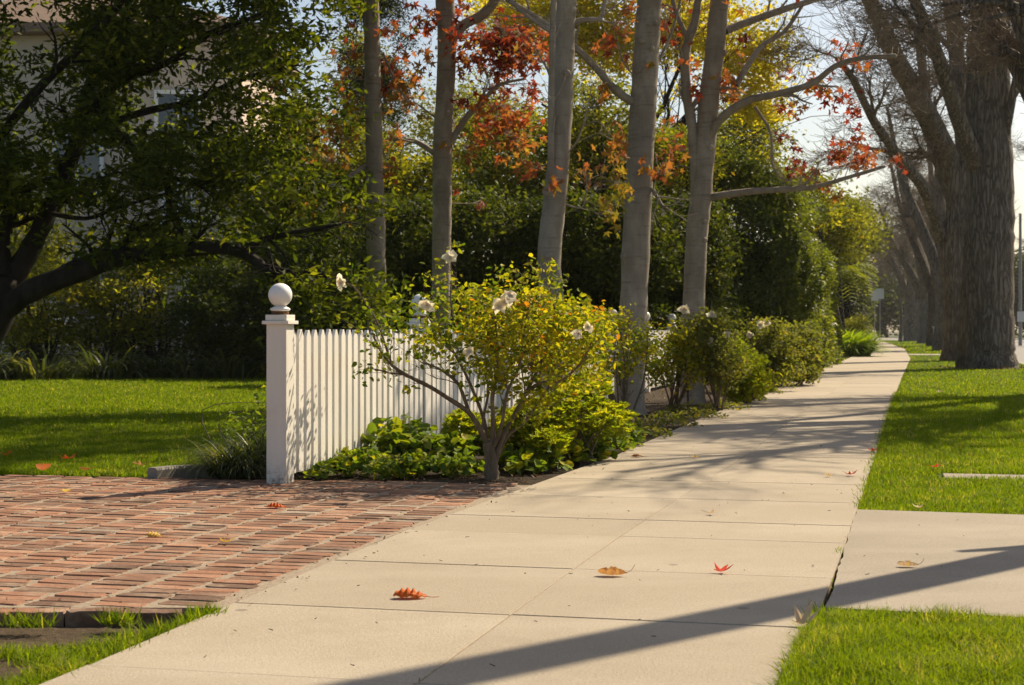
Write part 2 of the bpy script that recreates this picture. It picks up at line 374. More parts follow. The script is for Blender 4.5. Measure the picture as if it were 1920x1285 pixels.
# apron (concrete crossing the verge) and kerb, road
T0=3.05
ap=ccw([xy(ST(5.58,-.268)),xy(ST(5.43,T0)),xy(ST(8.52,T0)),xy(ST(8.68,-.262))])
b=MB()
ed=[]
for i in range(33):
    s=5.58+(8.68-5.58)*i/32; ed.append((s,-.285+random.uniform(-.005,.007)))
poly=[xy(ST(*e)) for e in ed]+[xy(ST(8.52,T0)),xy(ST(5.43,T0))]
b.prism(ccw(poly),-.12,.001); structure(b.build('driveway_apron',M['apron']))
# grass verge between pavement and kerb
def verge(name,s0,s1):
    ss=[s0]+[s for s in np.arange(math.ceil(s0/4)*4+.001,s1,4)]+[s1]
    poly=[xy(ST(s,tr(s)+.012)) for s in ss]+[xy(ST(s1,T0)),xy(ST(s0,T0))]
    sheet(name,ccw(poly),-.02,M['turf'],-.14)
verge('verge_near',-3,5.5); verge('verge_middle',8.74,64.0); 
verge('verge_far',67.0,165)
sheet('crossing_path',ccw([xy(ST(64.05,tr(64)+.01)),xy(ST(64.05,T0)),xy(ST(66.95,T0)),xy(ST(66.95,tr(66)+.01))]),.0,M['apron'],-.12)
# kerb strip and road
sheet('kerb',ccw([xy(ST(-3,T0+.003)),xy(ST(5.42,T0+.003)),xy(ST(5.42,T0+.16)),xy(ST(-3,T0+.16))]),.0,M['kerb'],-.16)
sheet('kerb',ccw([xy(ST(8.53,T0+.003)),xy(ST(240,T0+.003)),xy(ST(240,T0+.16)),xy(ST(8.53,T0+.16))]),.0,M['kerb'],-.16)
sheet('road',ccw([xy(ST(-30,T0+.163)),xy(ST(420,T0+.163)),xy(ST(420,14.2)),xy(ST(-30,14.2))]),-.13,M['asphalt'],-.165)
sheet('kerb',ccw([xy(ST(-30,14.203)),xy(ST(420,14.203)),xy(ST(420,14.36)),xy(ST(-30,14.36))]),.0,M['kerb'],-.16)
sheet('verge_opposite',ccw([xy(ST(-30,14.363)),xy(ST(420,14.363)),xy(ST(420,60)),xy(ST(-30,60))]),-.01,M['turf'],-.16)
sheet('side_street',ccw([xy(ST(176,-120)),xy(ST(176,T0-.01)),xy(ST(236,T0-.01)),xy(ST(236,-120))]),-.12,M['asphalt'],-.165)
# bed along the pavement and lawn, behind the fence
FT0=-3.83
def ft(s): return FT0-.012*(s-9.35)
ss=[9.62]+list(np.arange(12,37,4.))+[39]
poly=[xy(ST(s,tl(s)-.012)) for s in ss]+[xy(ST(s,ft(s)-.35)) for s in ss[::-1]]
poly=[xy(ST(9.62,tl(9.6)-.012))]+poly[1:]
sheet('flower_bed',ccw(poly),-.015,M['soil'],-.15)
poly=[xy(ST(s,tl(s)-.012)) for s in (39.01,45,52,62.9)]+[xy(ST(62.9,-9)),xy(ST(39.01,-9))]
sheet('lawn_patch',ccw(poly),-.02,M['turf'],-.15)
sheet('garden_path',ccw([xy(ST(63,tl(63)-.012)),xy(ST(65.6,tl(65)-.012)),xy(ST(65.6,-14)),xy(ST(63,-14))]),0,M['apron'],-.12)
ss=[9.62]+list(np.arange(12,37,4.))+[39]
lawnpoly=[(-30,10.52+.17*28),(-2.2,10.52)]+[xy(ST(s,ft(s)-.36)) for s in (9.9,20,30,39)]+[(-4,44),(-30,44)]
sheet('lawn',ccw(lawnpoly),-.02,M['turf'],-.15)
sheet('lawn_edge_soil',ccw([(-2.17,10.51),(-2.17,10.1),xy(ST(9.6,ft(9.6)-.356)),xy(ST(9.88,ft(9.9)-.362))]),-.018,M['dirt'],-.15)
# near left: dirt patch with tufts
ss=[-3,1,4.0,4.9]
poly=[xy(ST(s,tl(s)-.012)) for s in ss]+[(-1.085,5.39),(-9,5.39),(-9,-3)]
DIRT=ccw(poly)
sheet('dirt_patch',DIRT,-.048,M['dirt'],-.15)

# ------------------------------------------------------------------ brick driveway
b=MB(); bm_=MB()
def inside_brick(x,y,margin=0):
    s,t=toST(x,y)
    return t<tl(s)-.035 and y>5.525 and y<10.06-.17*(x+.9) 
colw=.214; rl=.092
nb=0
for ci in range(0,60):
    t1=-2.36-ci*colw
    off=random.random()*rl
    s=1.0
    while s<14:
        cs=s+off; ct=t1-colw/2
        L=.193+random.uniform(-.014,.008); Wd=.083+random.uniform(-.007,.004)
        x,y,_=ST(cs,ct)
        if x>-6.5 and inside_brick(x,y-.02):
            two = random.random()<.0
            zt=random.uniform(-.002,.0025); a=math.atan2(-UX,UY)+random.gauss(0,.012)
            k=len(b.v); th=.06
            hx,hy=L/2,Wd/2; ca,sa=math.cos(a),math.sin(a); r=.008
            tx,ty=random.gauss(0,.005),random.gauss(0,.008)
            dx=random.uniform(-.012,.012)
            edge=random.uniform(.002,.006)
            # irregular rounded outline
            out_=[]
            for (sx,sy) in ((-1,-1),(1,-1),(1,1),(-1,1)):
                q=random.uniform(.006,.02)
                if sx*sy>0: pp=[(sx*(hx),sy*(hy-q)),(sx*(hx-q),sy*hy)]
                else: pp=[(sx*(hx-q),sy*hy),(sx*hx,sy*(hy-q))]
                out_+=pp
                m2=(.0,sy*(hy+random.uniform(-.004,.002))) if (sx,sy) in ((-1,-1),(1,1)) else (sx*(hx+random.uniform(-.004,.002)),0)
                if (sx,sy)==(-1,-1): out_.append((random.uniform(-.04,.04),-hy+random.uniform(-.003,.005)))
                elif (sx,sy)==(1,-1): out_.append((hx+random.uniform(-.004,.003),0))
                elif (sx,sy)==(1,1): out_.append((random.uniform(-.04,.04),hy+random.uniform(-.005,.003)))
                else: out_.append((-hx+random.uniform(-.003,.004),0))
            n=len(out_)
            for lev,(ins,z) in enumerate(((0,-th),(0,-edge),(edge*.9,0))):
                for (px_,py_) in out_:
                    f=1-ins/max(math.hypot(px_,py_),.02)
                    X=px_*f+dx; Y_=py_*f
                    b.v.append((x+X*ca-Y_*sa, y+X*sa+Y_*ca, zt+z+(X*tx+Y_*ty if lev else 0)+(random.uniform(-.0015,.0015) if lev==2 else 0)))
            b.cur=random.random()
            b.face(tuple(k+2*n+i for i in range(n)))
            for l in (0,1):
                for i in range(n): b.face((k+l*n+i,k+l*n+(i+1)%n,k+(l+1)*n+(i+1)%n,k+(l+1)*n+i))
            b.cur=None; nb+=1
        s+=rl+random.uniform(.0,.006)
x=-1.13
while x>-5:
    L=.2+random.uniform(-.02,.01); d_=random.uniform(-.012,.006); b.cur=random.random()*.6; k=len(b.v); yy=5.447+d_; z=random.uniform(-.004,.002)
    N=10; outl=[(-L/2+L*i/N,-.046+random.uniform(-.003,.004)+(.012 if i in (0,N) else 0)) for i in range(N+1)]+[(L/2,.0)]+[(L/2-L*i/4,.046) for i in range(5)]+[(-L/2,0)]
    for (ins,zz) in ((1,-.1),(1.0,-.012),(.965,-.003),(.9,z)):
        for (a_,c_) in outl: b.v.append((x-L/2+a_*(1-(1-ins)*.4),yy+c_*ins,zz+(random.uniform(-.002,.002) if zz>-.05 else 0)))
    n=len(outl)
    b.face(tuple(k+3*n+i for i in range(n)))
    for l in range(3):
        for i in range(n): b.face((k+l*n+i,k+l*n+(i+1)%n,k+(l+1)*n+(i+1)%n,k+(l+1)*n+i))
    b.cur=None; x-=L+random.uniform(.006,.014)
tag(b.build('brick_driveway',M['brick'],smooth=False),kind='structure')
ss=list(np.arange(5.0,10,.25))
poly=[xy(ST(s,tl(s)-.004+random.uniform(-.0,.004))) for s in (5.10,5.5,6,7,8,9,9.6)]+[(-1.3,10.13),(-7,11.0),(-7,5.50)]
sheet('driveway_mortar',ccw(poly),-.0035,M['mortar'],-.15)
# small kerb piece beside lawn
b=MB()
pp=[G(288,893),G(300,885),G(330,880),G(360,880),G(385,884)]
prof=[]
pp=[(-2.32,10.32),(-2.22,10.47),(-2.05,10.56),(-1.85,10.57),(-1.6,10.5)]
pp=[(x,y) for x,y in pp]
for i in range(len(pp)-1):
    a,c=Vector(pp[i]).to_3d(),Vector(pp[i+1]).to_3d(); 
W=.045
for i,p in enumerate(pp):
    d=(Vector(pp[min(i+1,4)])-Vector(pp[max(i-1,0)])).normalized(); n=Vector((-d.y,d.x))
    for o_,z in ((-1,-.05),(-1,.05),(-.7,.065),(.7,.065),(1,.05),(1,-.05)):
        q=Vector(p)+n*o_*W; b.v.append((q.x,q.y,z))
for i in range(4):
    for k in range(5): b.face((i*6+k,(i+1)*6+k,(i+1)*6+k+1,i*6+k+1))
b.face((0,1,2,3,4,5)); b.face((29,28,27,26,25,24))
tag(b.build('edging_stone',M['kerb']),'curved concrete edging beside the grassy clump where the lawn meets the bricks','edging')
# slab set in the verge
b=MB(); b.prism(ccw([(2.80,10.36),(3.77,10.12),(3.87,10.46),(2.88,10.70)]),-.1,-.004)
tag(b.build('stepping_slab',M['apron'],bevel=.005),'concrete slab sunk in the grass between pavement and kerb','slab')

# ------------------------------------------------------------------ grass
def inpoly(P,poly):
    poly=np.array(poly); x,y=P[:,0],P[:,1]; r=np.zeros(len(P),bool); j=len(poly)-1
    for i in range(len(poly)):
        xi,yi=poly[i]; xj,yj=poly[j]
        c=((yi>y)!=(yj>y))&(x<(xj-xi)*(y-yi)/(yj-yi+1e-12)+xi); r^=c; j=i
    return r
def vnoise(P,sc_,seed=0):
    # smooth value noise
    q=P*sc_+seed*17.3; i=np.floor(q).astype(np.int64); f=q-i; f=f*f*(3-2*f)
    def h(a,b_): 
        v=(a*374761393+b_*668265263+seed*1442695)&0x7fffffff; v=(v^(v>>13))*1274126177&0x7fffffff; return (v%10007)/10007.
    return (h(i[:,0],i[:,1])*(1-f[:,0])+h(i[:,0]+1,i[:,1])*f[:,0])*(1-f[:,1])+(h(i[:,0],i[:,1]+1)*(1-f[:,0])+h(i[:,0]+1,i[:,1]+1)*f[:,0])*f[:,1]
def grass(name,poly,y0,y1,n,hgt,wid,label=None,z0=-.02,patchy=0,margin=.40,powr=1.6,excl=None,xr=None,toneoff=0):
    # sample Y with density falling with distance
    u=rng.random(n*3); e=1-powr
    Y=(y0**e+u*(y1**e-y0**e))**(1/e)
    X=(rng.random(n*3)*2-1)*margin*Y
    if xr is not None: X=xr[0]+rng.random(n*3)*(xr[1]-xr[0])
    P=np.stack([X,Y],1); k=inpoly(P,poly)
    if excl is not None: k&=~excl(P)
    if patchy>0: k&=(vnoise(P,4.5,3)*.6+vnoise(P,13,5)*.4+rng.random(len(P))*.25)>patchy
    P=P[k][:n]; N=len(P)
    sc_h=.65+.7*vnoise(P,6,1)
    Hh=hgt*sc_h*(.6+.7*rng.random(N)); 
    lod=np.maximum(1,P[:,1]/9.0)**.9
    Wd=wid*lod*(.7+.6*rng.random(N)); Hh*=np.minimum(lod,1.25)
    a=rng.random(N)*2*np.pi; lean=np.abs(rng.normal(size=N))*.45
    side=np.stack([np.cos(a),np.sin(a),0*a],1); ld=rng.random(N)*2*np.pi
    l1=np.stack([np.cos(ld)*lean,np.sin(ld)*lean,np.ones(N)],1)
    base=np.stack([P[:,0],P[:,1],np.full(N,z0)],1)
    v0=base-side*Wd[:,None]/2; v1=base+side*Wd[:,None]/2
    mid=base+l1*Hh[:,None]*.55; v2=mid+side*Wd[:,None]*.38; v3=mid-side*Wd[:,None]*.38
    tip=base+np.stack([l1[:,0]*1.9,l1[:,1]*1.9,np.full(N,.95)-lean*.25],1)*Hh[:,None]
    V=np.stack([v0,v1,v2,v3,tip],1).reshape(-1,3)
    loops=(np.arange(N)[:,None]*5+np.array([0,1,2,3,3,2,4])[None]).ravel(); sizes=np.tile([4,3],N)
    tone=np.clip(.15+.75*(vnoise(P,2.2,8)*.35+vnoise(P,9,4)*.25+rng.random(N)*.5)+toneoff,0,.93); dry=rng.random(N)<np.where(vnoise(P,7,21)>.68,.22,.04); tone[dry]=1
    o=npmesh(name,V,loops,sizes,np.repeat(tone,2),M['grass'])
    return tag(o,label,None,None,'stuff')
def exc(P):
    r=inpoly(P,[(2.78,10.42),(3.79,10.18),(3.90,10.60),(2.88,10.84)])
    return r
ss=[-3,5.5]; vn=ccw([xy(ST(3.6,-.36)),xy(ST(5.0,-.34)),xy(ST(5.55,-.31)),xy(ST(5.40,2.9)),xy(ST(3.6,2.9))])
grass('grass',vn,3.9,5.75,66000,.050,.0036,'shaggy grass verge in the near right corner',powr=1.2,xr=(.4,2.6),patchy=.32,toneoff=.08)
ve=ccw([xy(ST(s,tr(s)+.0)) for s in (8.70,12,20,30,44,56,64)]+[xy(ST(64,T0-.02)),xy(ST(8.6,T0-.02))])
grass('grass',ve,7.9,62,250000,.034,.0046,'trimmed grass strip between pavement and kerb',powr=1.9,margin=.46,excl=exc,xr=None)
vf=ccw([xy(ST(67,tr(67))),xy(ST(84,tr(84))),xy(ST(117,tr(117))),xy(ST(160,-3.2)),xy(ST(160,T0)),xy(ST(67,T0))])
grass('grass',vf,62,150,20000,.05,.008,'far grass strip beyond the crossing path',powr=2,margin=.37)
grass('grass',ccw(lawnpoly),10.3,44,300000,.036,.005,'shaded garden lawn behind the brick driveway',powr=1.9,margin=.38)
grass('grass',DIRT,3.9,5.36,30000,.06,.0042,'patchy tufts of grass on bare dirt in the near left corner',z0=-.05,patchy=.60,powr=1.1,xr=(-3,-.6),toneoff=.1,excl=lambda P:(P[:,1]>4.93+.25*(vnoise(P,5,9)-.5)+np.clip((P[:,0]+1.32)*1.6,0,1))|(rng.random(len(P))<np.clip((P[:,1]-4.75)*2.2,0,.75)))
lp=ccw([xy(ST(s,tl(s)-.012)) for s in (39.01,45,52,62.9)]+[xy(ST(62.9,-6)),xy(ST(39.01,-6))])
grass('grass',lp,36,62,9000,.05,.007,'small grass patch before the bright lily clump',margin=.4,powr=1.5)
# fringes: weeds in the crack, along the edges
def fringe(name,pts,n,hgt,wid,label,sig=.012):
    P=[]
    for _ in range(n):
        i=random.randrange(len(pts)-1); f=random.random(); a,c=pts[i],pts[i+1]
        P.append((a[0]+(c[0]-a[0])*f+random.gauss(0,sig),a[1]+(c[1]-a[1])*f+random.gauss(0,sig),-.02))
    C=np.array(P); out=np.zeros((n,3)); out[:,2]=1.6
    o=leaves(name,C,hgt,wid,'blade',M['grass'],None,up=0,out=out,lv=.5); return tag(o,label,None,None,'stuff')
fringe('weeds',[G(1571,1040),G(1574,1028)],90,.03,.003,'tiny weeds growing in the crack beside the apron',.008)
fringe('weeds',[G(395,1146),G(380,1150),G(300,1180),G(215,1222)],700,.045,.004,'short grass along the edge of the dirt patch',.022)
fringe('weeds',[G(10,1163),G(90,1163)],150,.05,.004,'thin grass tuft under the brick edge',.02)
fringe('weeds',[G(200,1158),G(250,1160)],160,.05,.004,'small grass tuft against the brick edge',.015)

fringe('weeds',[xy(ST(s_,tr(s_)+.005)) for s_ in (4.0,4.6,5.2,5.5)],800,.05,.004,'ragged grass hanging over the near pavement edge',.018)
fringe('weeds',[xy(ST(s_,tr(s_)+.005)) for s_ in np.arange(8.8,26,1.1)],2600,.045,.005,'ragged grass hanging over the far pavement edge',.022)
fringe('weeds',[xy(ST(s_,-.285)) for s_ in (5.7,6.3,7,7.7,8.6)],110,.022,.003,'sparse weeds rooted along the pavement seam',.006)
# litter in beds
def litter(name,poly,n,mat,label,size=.03):
    bb=np.array(poly); lo,hi=bb.min(0),bb.max(0)
    P=lo+rng.random((n*2,2))*(hi-lo); P=P[inpoly(P,poly)][:n]
    C=np.column_stack([P,np.full(len(P),-.004 if size>.02 else .003)])
    return tag(leaves(name,C,size,size*.5,'oval',mat,None,up=1.2),label,None,None,'stuff')
M['dry']=leafmat('dry brown leaf',[(0,(.06,.035,.02)),(.5,(.16,.09,.045)),(1,(.34,.22,.12))],.2,tmul=(1,1,1))
litter('leaf_litter',ccw([xy(ST(9.64,-2.32)),xy(ST(16,-2.3)),xy(ST(16,-3.7)),xy(ST(9.64,-3.75))]),1100,M['dry'],'small dry leaves on the bed soil beneath the rose bush')
litter('leaf_litter',ccw([xy(ST(16,-2.3)),xy(ST(30,-2.2)),xy(ST(30,-3.9)),xy(ST(16,-3.9))]),900,M['dry'],'dry leaves on the soil beneath the pavement shrubs',.04)
litter('leaf_litter',ccw([(-6,10.6),(-1.6,9.85),(-.1,9.7),(-.1,9.55),(-1.6,9.6),(-6,10.3)]),260,M['dry'],'crumbs of dry leaf along the far edge of the bricks',.018)

litter('leaf_crumbs',ccw([xy(ST(5,-2.36)),xy(ST(9.6,-2.38)),xy(ST(9.6,-2.2)),xy(ST(5,-2.2))]),150,M['dry'],'small dry crumbs along the seam between bricks and pavement',.018)
litter('leaf_crumbs',ccw([xy(ST(9.7,-2.3)),xy(ST(30,-2.3)),xy(ST(30,-2.02)),xy(ST(9.7,-2.02))]),420,M['dry'],'small dry leaf bits spilling from the bed onto the pavement',.024)
litter('leaf_crumbs',ccw([xy(ST(4,-.42)),xy(ST(24,-.36)),xy(ST(24,-.25)),xy(ST(4,-.27))]),330,M['dry'],'small dry leaf bits along the grass edge of the pavement',.02)
litter('leaf_crumbs',ccw([xy(ST(4,-2.3)),xy(ST(24,-2.3)),xy(ST(24,-.3)),xy(ST(4,-.3))]),120,M['dry'],'scattered tiny leaf bits over the pavement',.016)
litter('leaf_litter',ccw([(11.0,39.2),(13.3,39.2),(13.5,41.6),(10.9,41.6)]),500,M['dry'],'dry leaves around the foot of the largest bare tree',.07)
litter('leaf_crumbs',ccw([(-5,5.55),(-.9,5.55),(0,9.8),(-5,10)]),220,M['dry'],'tiny leaf bits caught between the bricks',.019)
# ------------------------------------------------------------------ picket fence
FA=math.atan2(-UX,UY)   # rotation of local x = t axis
fx,fy,_=ST(9.35,FT0)
fence=empty('picket_fence',(fx,fy,0),'white picket fence with ball topped posts along the flower bed','fence')
def frot(): return math.atan2(-UX,UY)
NPK=22; pitch=3.05/NPK; cnt=0; rest=MB()
for bay in range(7):
    s=9.35+3.05*bay; x,y,_=ST(s,ft(s))
    b=MB()
    b.box((x,y,.49),(.132,.132,1.0),frot()); po=b.build('post',M['paint'],fence,bevel=.004)
    b=MB(); b.box((x,y,1.0),(.175,.175,.022),frot()); b.box((x,y,1.03),(.142,.142,.036),frot()); b.build('post_cap',M['paint'],po,bevel=.003)
    b=MB(); b.lathe((x,y,1.048),[(0,0),(.050,0),(.056,.010),(.052,.022),(.03,.028)],20); b.build('finial_base',M['rust'],po)
    b=MB(); b.lathe((x,y,1.070),[(.0,0),(.054,.001),(.064,.010),(.060,.019),(.046,.026),(.034,.032)],28)
    prof=[(.0745*math.cos(R(a)),.1015+.0745*math.sin(R(a))) for a in range(-68,91,6)]+[(0,.176)]
    b.lathe((x,y,1.070),[(.030,.030)]+prof,36); b.build('ball_finial',M['ball'],po,smooth=True)
    if bay==6: break
    # rails
    s1=s+3.05; x1,y1,_=ST(s1,ft(s1))
    for z in (.22,.76):
        b=MB(); mx,my=(x+x1)/2,(y+y1)/2; L=3.05-.14
        b.box((mx,my,z),(.035,L,.085),frot()); b.build('rail',M['paint'],fence)
    for k in range(NPK):
        if k==0: off=.105
        sk=s+.115+(3.05-.23)*k/(NPK-1)
        px_,py_,_=ST(sk,ft(sk)+.032)
        b=rest if cnt>=96 else MB()
        k0=len(b.v); w2,th=.041,.011; z0=.045+random.uniform(-.004,.004); zt=.955+random.uniform(-.004,.006); lean=random.gauss(0,.0025)
        def P_(a,c,z):
            q=ST(a,c); return (q[0],q[1],z)
        prof=[(-w2,z0),(w2,z0),(w2,zt-.045),(.012,zt),(-.012,zt),(-w2,zt-.045)]
        tt=ft(sk)+.034+random.uniform(-.002,.002)
        for side in (-th,th):
            for (u,z) in prof: b.v.append(P_(sk+u+lean*z,tt+side,z))
        b.cur=random.random()
        b.face(tuple(k0+i for i in (5,4,3,2,1,0))); b.face(tuple(k0+6+i for i in range(6)))
        for i in range(6): j=(i+1)%6; b.face((k0+i,k0+j,k0+6+j,k0+6+i))
        b.cur=None
        if cnt<96: b.build('picket',M['paint'],fence,bevel=.0015)
        cnt+=1
o=rest.build('picket',M['paint'],fence); o['kind']='stuff'

# ------------------------------------------------------------------ branch growth
def grow(T,p,d,L,r,depth,P,tips,path=None):
    n=max(3,int(L/P['seg'])); n=min(n,9 if r>.004 else 5)
    pts=[Vector(p)]; d=Vector(d).normalized(); rad=[r]
    for i in range(n):
        d=(d+Vector((random.gauss(0,1),random.gauss(0,1),random.gauss(0,1)))*P['wob']+Vector((0,0,P['up'](depth))))
        d.normalize(); pts.append(pts[-1]+d*(L/n)); rad.append(r*(1-.62*(i+1)/n))
    ns=9 if r>.05 else (6 if r>.012 else (4 if r>.006 else 3))
    T.tube(pts,rad,ns)
    if depth<=0:
        tips.append((pts[-1],pts[-2])); return
    kids(T,pts,rad,L,depth,P,tips)
def kids(T,pts,rad,L,depth,P,tips,lo=.3):
    nk=P['n'][depth-1]; m=len(pts)-1
    for k in range(nk):
        f=lo+(1-lo)*(k+random.random())/nk; i=min(int(f*m),m-1); q=pts[i].lerp(pts[i+1],f*m-i)
        dd=(pts[i+1]-pts[i]).normalized()
        ax=Vector((random.gauss(0,1),random.gauss(0,1),random.gauss(0,1))); ax=(ax-dd*ax.dot(dd)).normalized()
        sp=P['spread']*random.uniform(.6,1.2)
        nd_=dd*math.cos(sp)+ax*math.sin(sp)
        rr=rad[i]*P.get('rk',.62)*random.uniform(.75,1)
        grow(T,q,nd_,L*P['lk']*random.uniform(.7,1.15),max(rr,P.get('rmin',.002)),depth-1,P,tips)
def limb(T,pts,rad,n=12,sub=3,wob=0):
    """smooth a polyline (Catmull-Rom) and tube it"""
    P=[Vector(p) for p in pts]; r=list(rad) if hasattr(rad,'__len__') else [rad]*len(P); 
    if len(r)==2 and len(P)>2: r=[r[0]+(r[1]-r[0])*i/(len(P)-1) for i in range(len(P))]
    o=[]; ro=[]
    for i in range(len(P)-1):
        a=P[max(i-1,0)]; b_=P[i]; c=P[i+1]; d=P[min(i+2,len(P)-1)]
        for k in range(sub):
            t=k/sub
            o.append(.5*((2*b_)+(c-a)*t+(2*a-5*b_+4*c-d)*t*t+(3*b_-a-3*c+d)*t**3)); ro.append(r[i]+(r[i+1]-r[i])*t)
    o.append(P[-1]); ro.append(r[-1])
    if wob: ro=[x*(1+random.gauss(0,wob)) for x in ro]
    T.tube(o,ro,n,wob=wob*.8 if wob else 0)
    return o,ro

# ------------------------------------------------------------------ sweetgum trees
gum=[]
GP=dict(seg=.12,wob=.16,up=lambda d:.06,n=[3,4,4],spread=.75,lk=.55,rk=.5,rmin=.003)
def star_at(clusters,Y,limbs,T,lst):
    for (cx,cy,sx,sy,n,tone) in clusters:
        n=int(n*2.3)+1
        Yc=Y+random.uniform(-.4,.4); c=Vector(at(cx,cy,Yc))
        best=min(limbs,key=lambda q:(q-c).length)
        mid=best.lerp(c,.5)+Vector((0,0,random.uniform(-.02,.12)))
        pts,_=limb(T,[best,mid,c],[.007,.003],4,3)
        for k in range(n):
            p=Vector(at(cx+random.gauss(0,sx),cy+random.gauss(0,sy),Yc+random.gauss(0,.25)))
            if k%3==0:
                T.tube([c.lerp(best,random.random()*.5),p.lerp(c,.5)+Vector((0,0,.04)),p],[.0035,.0025,.0015],3)
            lst.append((p.x,p.y,p.z,min(1,max(0,random.gauss(tone,.14)))))
def sweetgum(label,Y,trunk,rad,limbs,clusters,topn=34,base_flare=1.35):
    P0=at(trunk[0][0],trunk[0][1],Y); 
    root=empty('sweetgum_tree',(P0[0],Y,0),label,'tree','grey trunked sweetgum trees along the fence')
    T=MB()
    pts=[Vector(at(x,y,Y)) for x,y in trunk]
    b0=pts[0].copy(); b0.z=-.1; pts=[b0]+[Vector((pts[0].x,Y,.12))]+pts[1:] if pts[0].z<.15 else [b0]+pts
    # extension above the frame
    d=(pts[-1]-pts[-2]).normalized(); e=pts[-1]
    ext=[e+d*1.2+Vector((.05,0,0)),e+d*2.6+Vector((-.05,.1,0)),e+d*4.2]
    allp=pts+ext; n=len(pts)
    rr=[rad[0]*base_flare,rad[0]*1.1]+[rad[0]+(rad[1]-rad[0])*i/(n-3) for i in range(n-2)]+[rad[1]*.85,rad[1]*.6,rad[1]*.3]
    tp,tr_=limb(T,allp,rr,18,5,wob=.022)
    nodes=[p for p in tp]
    for li in limbs:
        Yo=li[2] if len(li)>2 else 0
        lp=[Vector(at(x,y,Y+Yo*i/(len(li[0])-1))) for i,(x,y) in enumerate(li[0])]
        r0,r1=li[1]; r0=r0/F*Y; r1=r1/F*Y
        q,_r=limb(T,lp,[r0+(r1-r0)*i/(len(lp)-1) for i in range(len(lp))],8,4,wob=.04)
        nodes+=q; tips=[]
        kids(T,q,_r,.7,2,dict(GP,n=[4,6]),tips,lo=.35)
    for k in range(7):
        i=random.randrange(12,(n-1)*5); q=tp[i]; a=random.uniform(-2.7,-.4); d=Vector((math.cos(a),math.sin(a),random.uniform(-.1,.4))).normalized(); rr_=tr_[i]; kr=random.uniform(.018,.038)
        T.tube([q+d*rr_*.8,q+d*(rr_*1.0),q+d*(rr_+kr*.7),q+d*(rr_+kr*.75)],[kr*1.7,kr*1.35,kr,kr*.55],8,wob=.2)
    lv=[]
    star_at(clusters,Y,nodes,T,lv)
    # upper crown above the frame
    tips=[]
    for k in range(topn):
        f=random.random(); i=int((n-1)*5+f*13); i=min(i,len(tp)-2); a=random.random()*6.28
        grow(T,tp[i],(math.cos(a),math.sin(a),.7),random.uniform(.8,1.6),.022,2,dict(GP,n=[3,4]),tips)
    for (p,q) in tips:
        for _ in range(4): lv.append((p.x+random.gauss(0,.1),p.y+random.gauss(0,.1),p.z+random.gauss(0,.1),random.random()))
    T.build('trunk',M['gum_bark'],root,smooth=True)
    A=np.array(lv)
    leaves('crown',A[:,:3],.074,.074,'star',M['gum_leaf'],root,up=.05,rnd=A[:,3],droop=.5)
    return root
# pixel traces of the trunks and of their limbs (radii in px)
sweetgum('slim sweetgum trunk nearest the ball topped gate post',20,[(708,760),(707,600),(705,450),(702,300),(699,150),(697,0)],(.122,.095),
  [([(696,110),(690,60),(693,0),(697,-60)],(5,4)),([(688,310),(640,340),(590,362),(540,380)],(5,1.5),-1),([(718,100),(745,160),(770,200)],(3,1))],
  [(655,100,18,22,9,.45),(640,140,14,16,7,.55),(560,250,34,20,22,.66),(530,120,8,8,5,.3),(525,160,12,12,7,.4),(625,260,26,25,22,.55),(660,180,12,14,7,.55),(600,300,30,22,18,.8),(640,230,20,18,14,.75),
   (580,370,22,14,12,.72),(655,390,16,16,9,.85),(735,130,18,22,18,.35),(745,170,20,20,20,.6),(770,150,14,14,10,.6),(725,60,14,12,9,.4),(730,320,10,14,6,.5)])
sweetgum('second sweetgum from the gate post, forked branch curving right at the top',21,[(826,760),(827,600),(828,480),(829,380),(830,270),(836,150),(838,60),(834,0)],(.125,.125),
  [([(838,85),(868,48),(905,28),(930,0),(950,-50)],(11,7)),([(846,265),(875,220),(905,190),(935,160),(985,148)],(7,2)),([(815,288),(780,266),(735,262),(705,270)],(6,2),.8),([(840,250),(815,220),(775,190)],(3,1))],
  [(800,30,12,12,8,.25),(832,50,16,16,16,.28),(850,75,14,14,14,.22),(870,15,12,10,8,.3),(790,45,14,12,9,.2),(780,55,10,10,6,.85),(905,80,30,16,42,.32),(950,75,38,24,95,.22),(955,95,18,14,50,.06),(935,120,30,14,48,.28),(880,110,18,16,26,.42),
   (985,115,20,14,26,.38),(1010,90,16,16,20,.4),(940,205,28,22,44,.42),(915,245,18,14,26,.4),(960,240,28,22,40,.48),(975,275,16,22,22,.62),(885,280,14,22,16,.58),(1000,170,8,14,10,.2),(945,165,12,12,12,.18),(855,360,4,4,2,.3),(900,382,5,5,3,.25),(865,190,8,8,7,.15),
   (740,255,14,14,8,.6),(830,280,8,8,4,.5),(800,120,20,24,14,.55),(770,180,20,20,14,.6)])
sweetgum('third sweetgum with a slim offshoot twining up its left side',16,[(1034,800),(1036,600),(1030,480),(1040,380),(1047,300),(1053,200),(1057,100),(1062,0)],(.122,.106),
  [([(1042,400),(1034,330),(1033,250),(1034,150),(1036,60),(1040,-40)],(7,5),-.4),([(1060,50),(1090,38),(1125,35),(1132,10),(1140,-30)],(6,3)),([(1036,60),(1010,45),(975,20),(955,0)],(5,2)),([(1046,300),(1085,260),(1110,160)],(2,1)),([(1052,380),(1090,390),(1100,360)],(2,1))],
  [(1140,75,14,12,9,.3),(1170,60,8,8,4,.45),(1180,25,8,8,4,.5),(1100,330,26,14,10,.68),(1145,390,14,16,16,.93),(1160,340,14,22,16,.88),(1000,320,12,10,8,.55),(1150,260,16,16,8,.6),(1040,345,8,10,4,.6)])
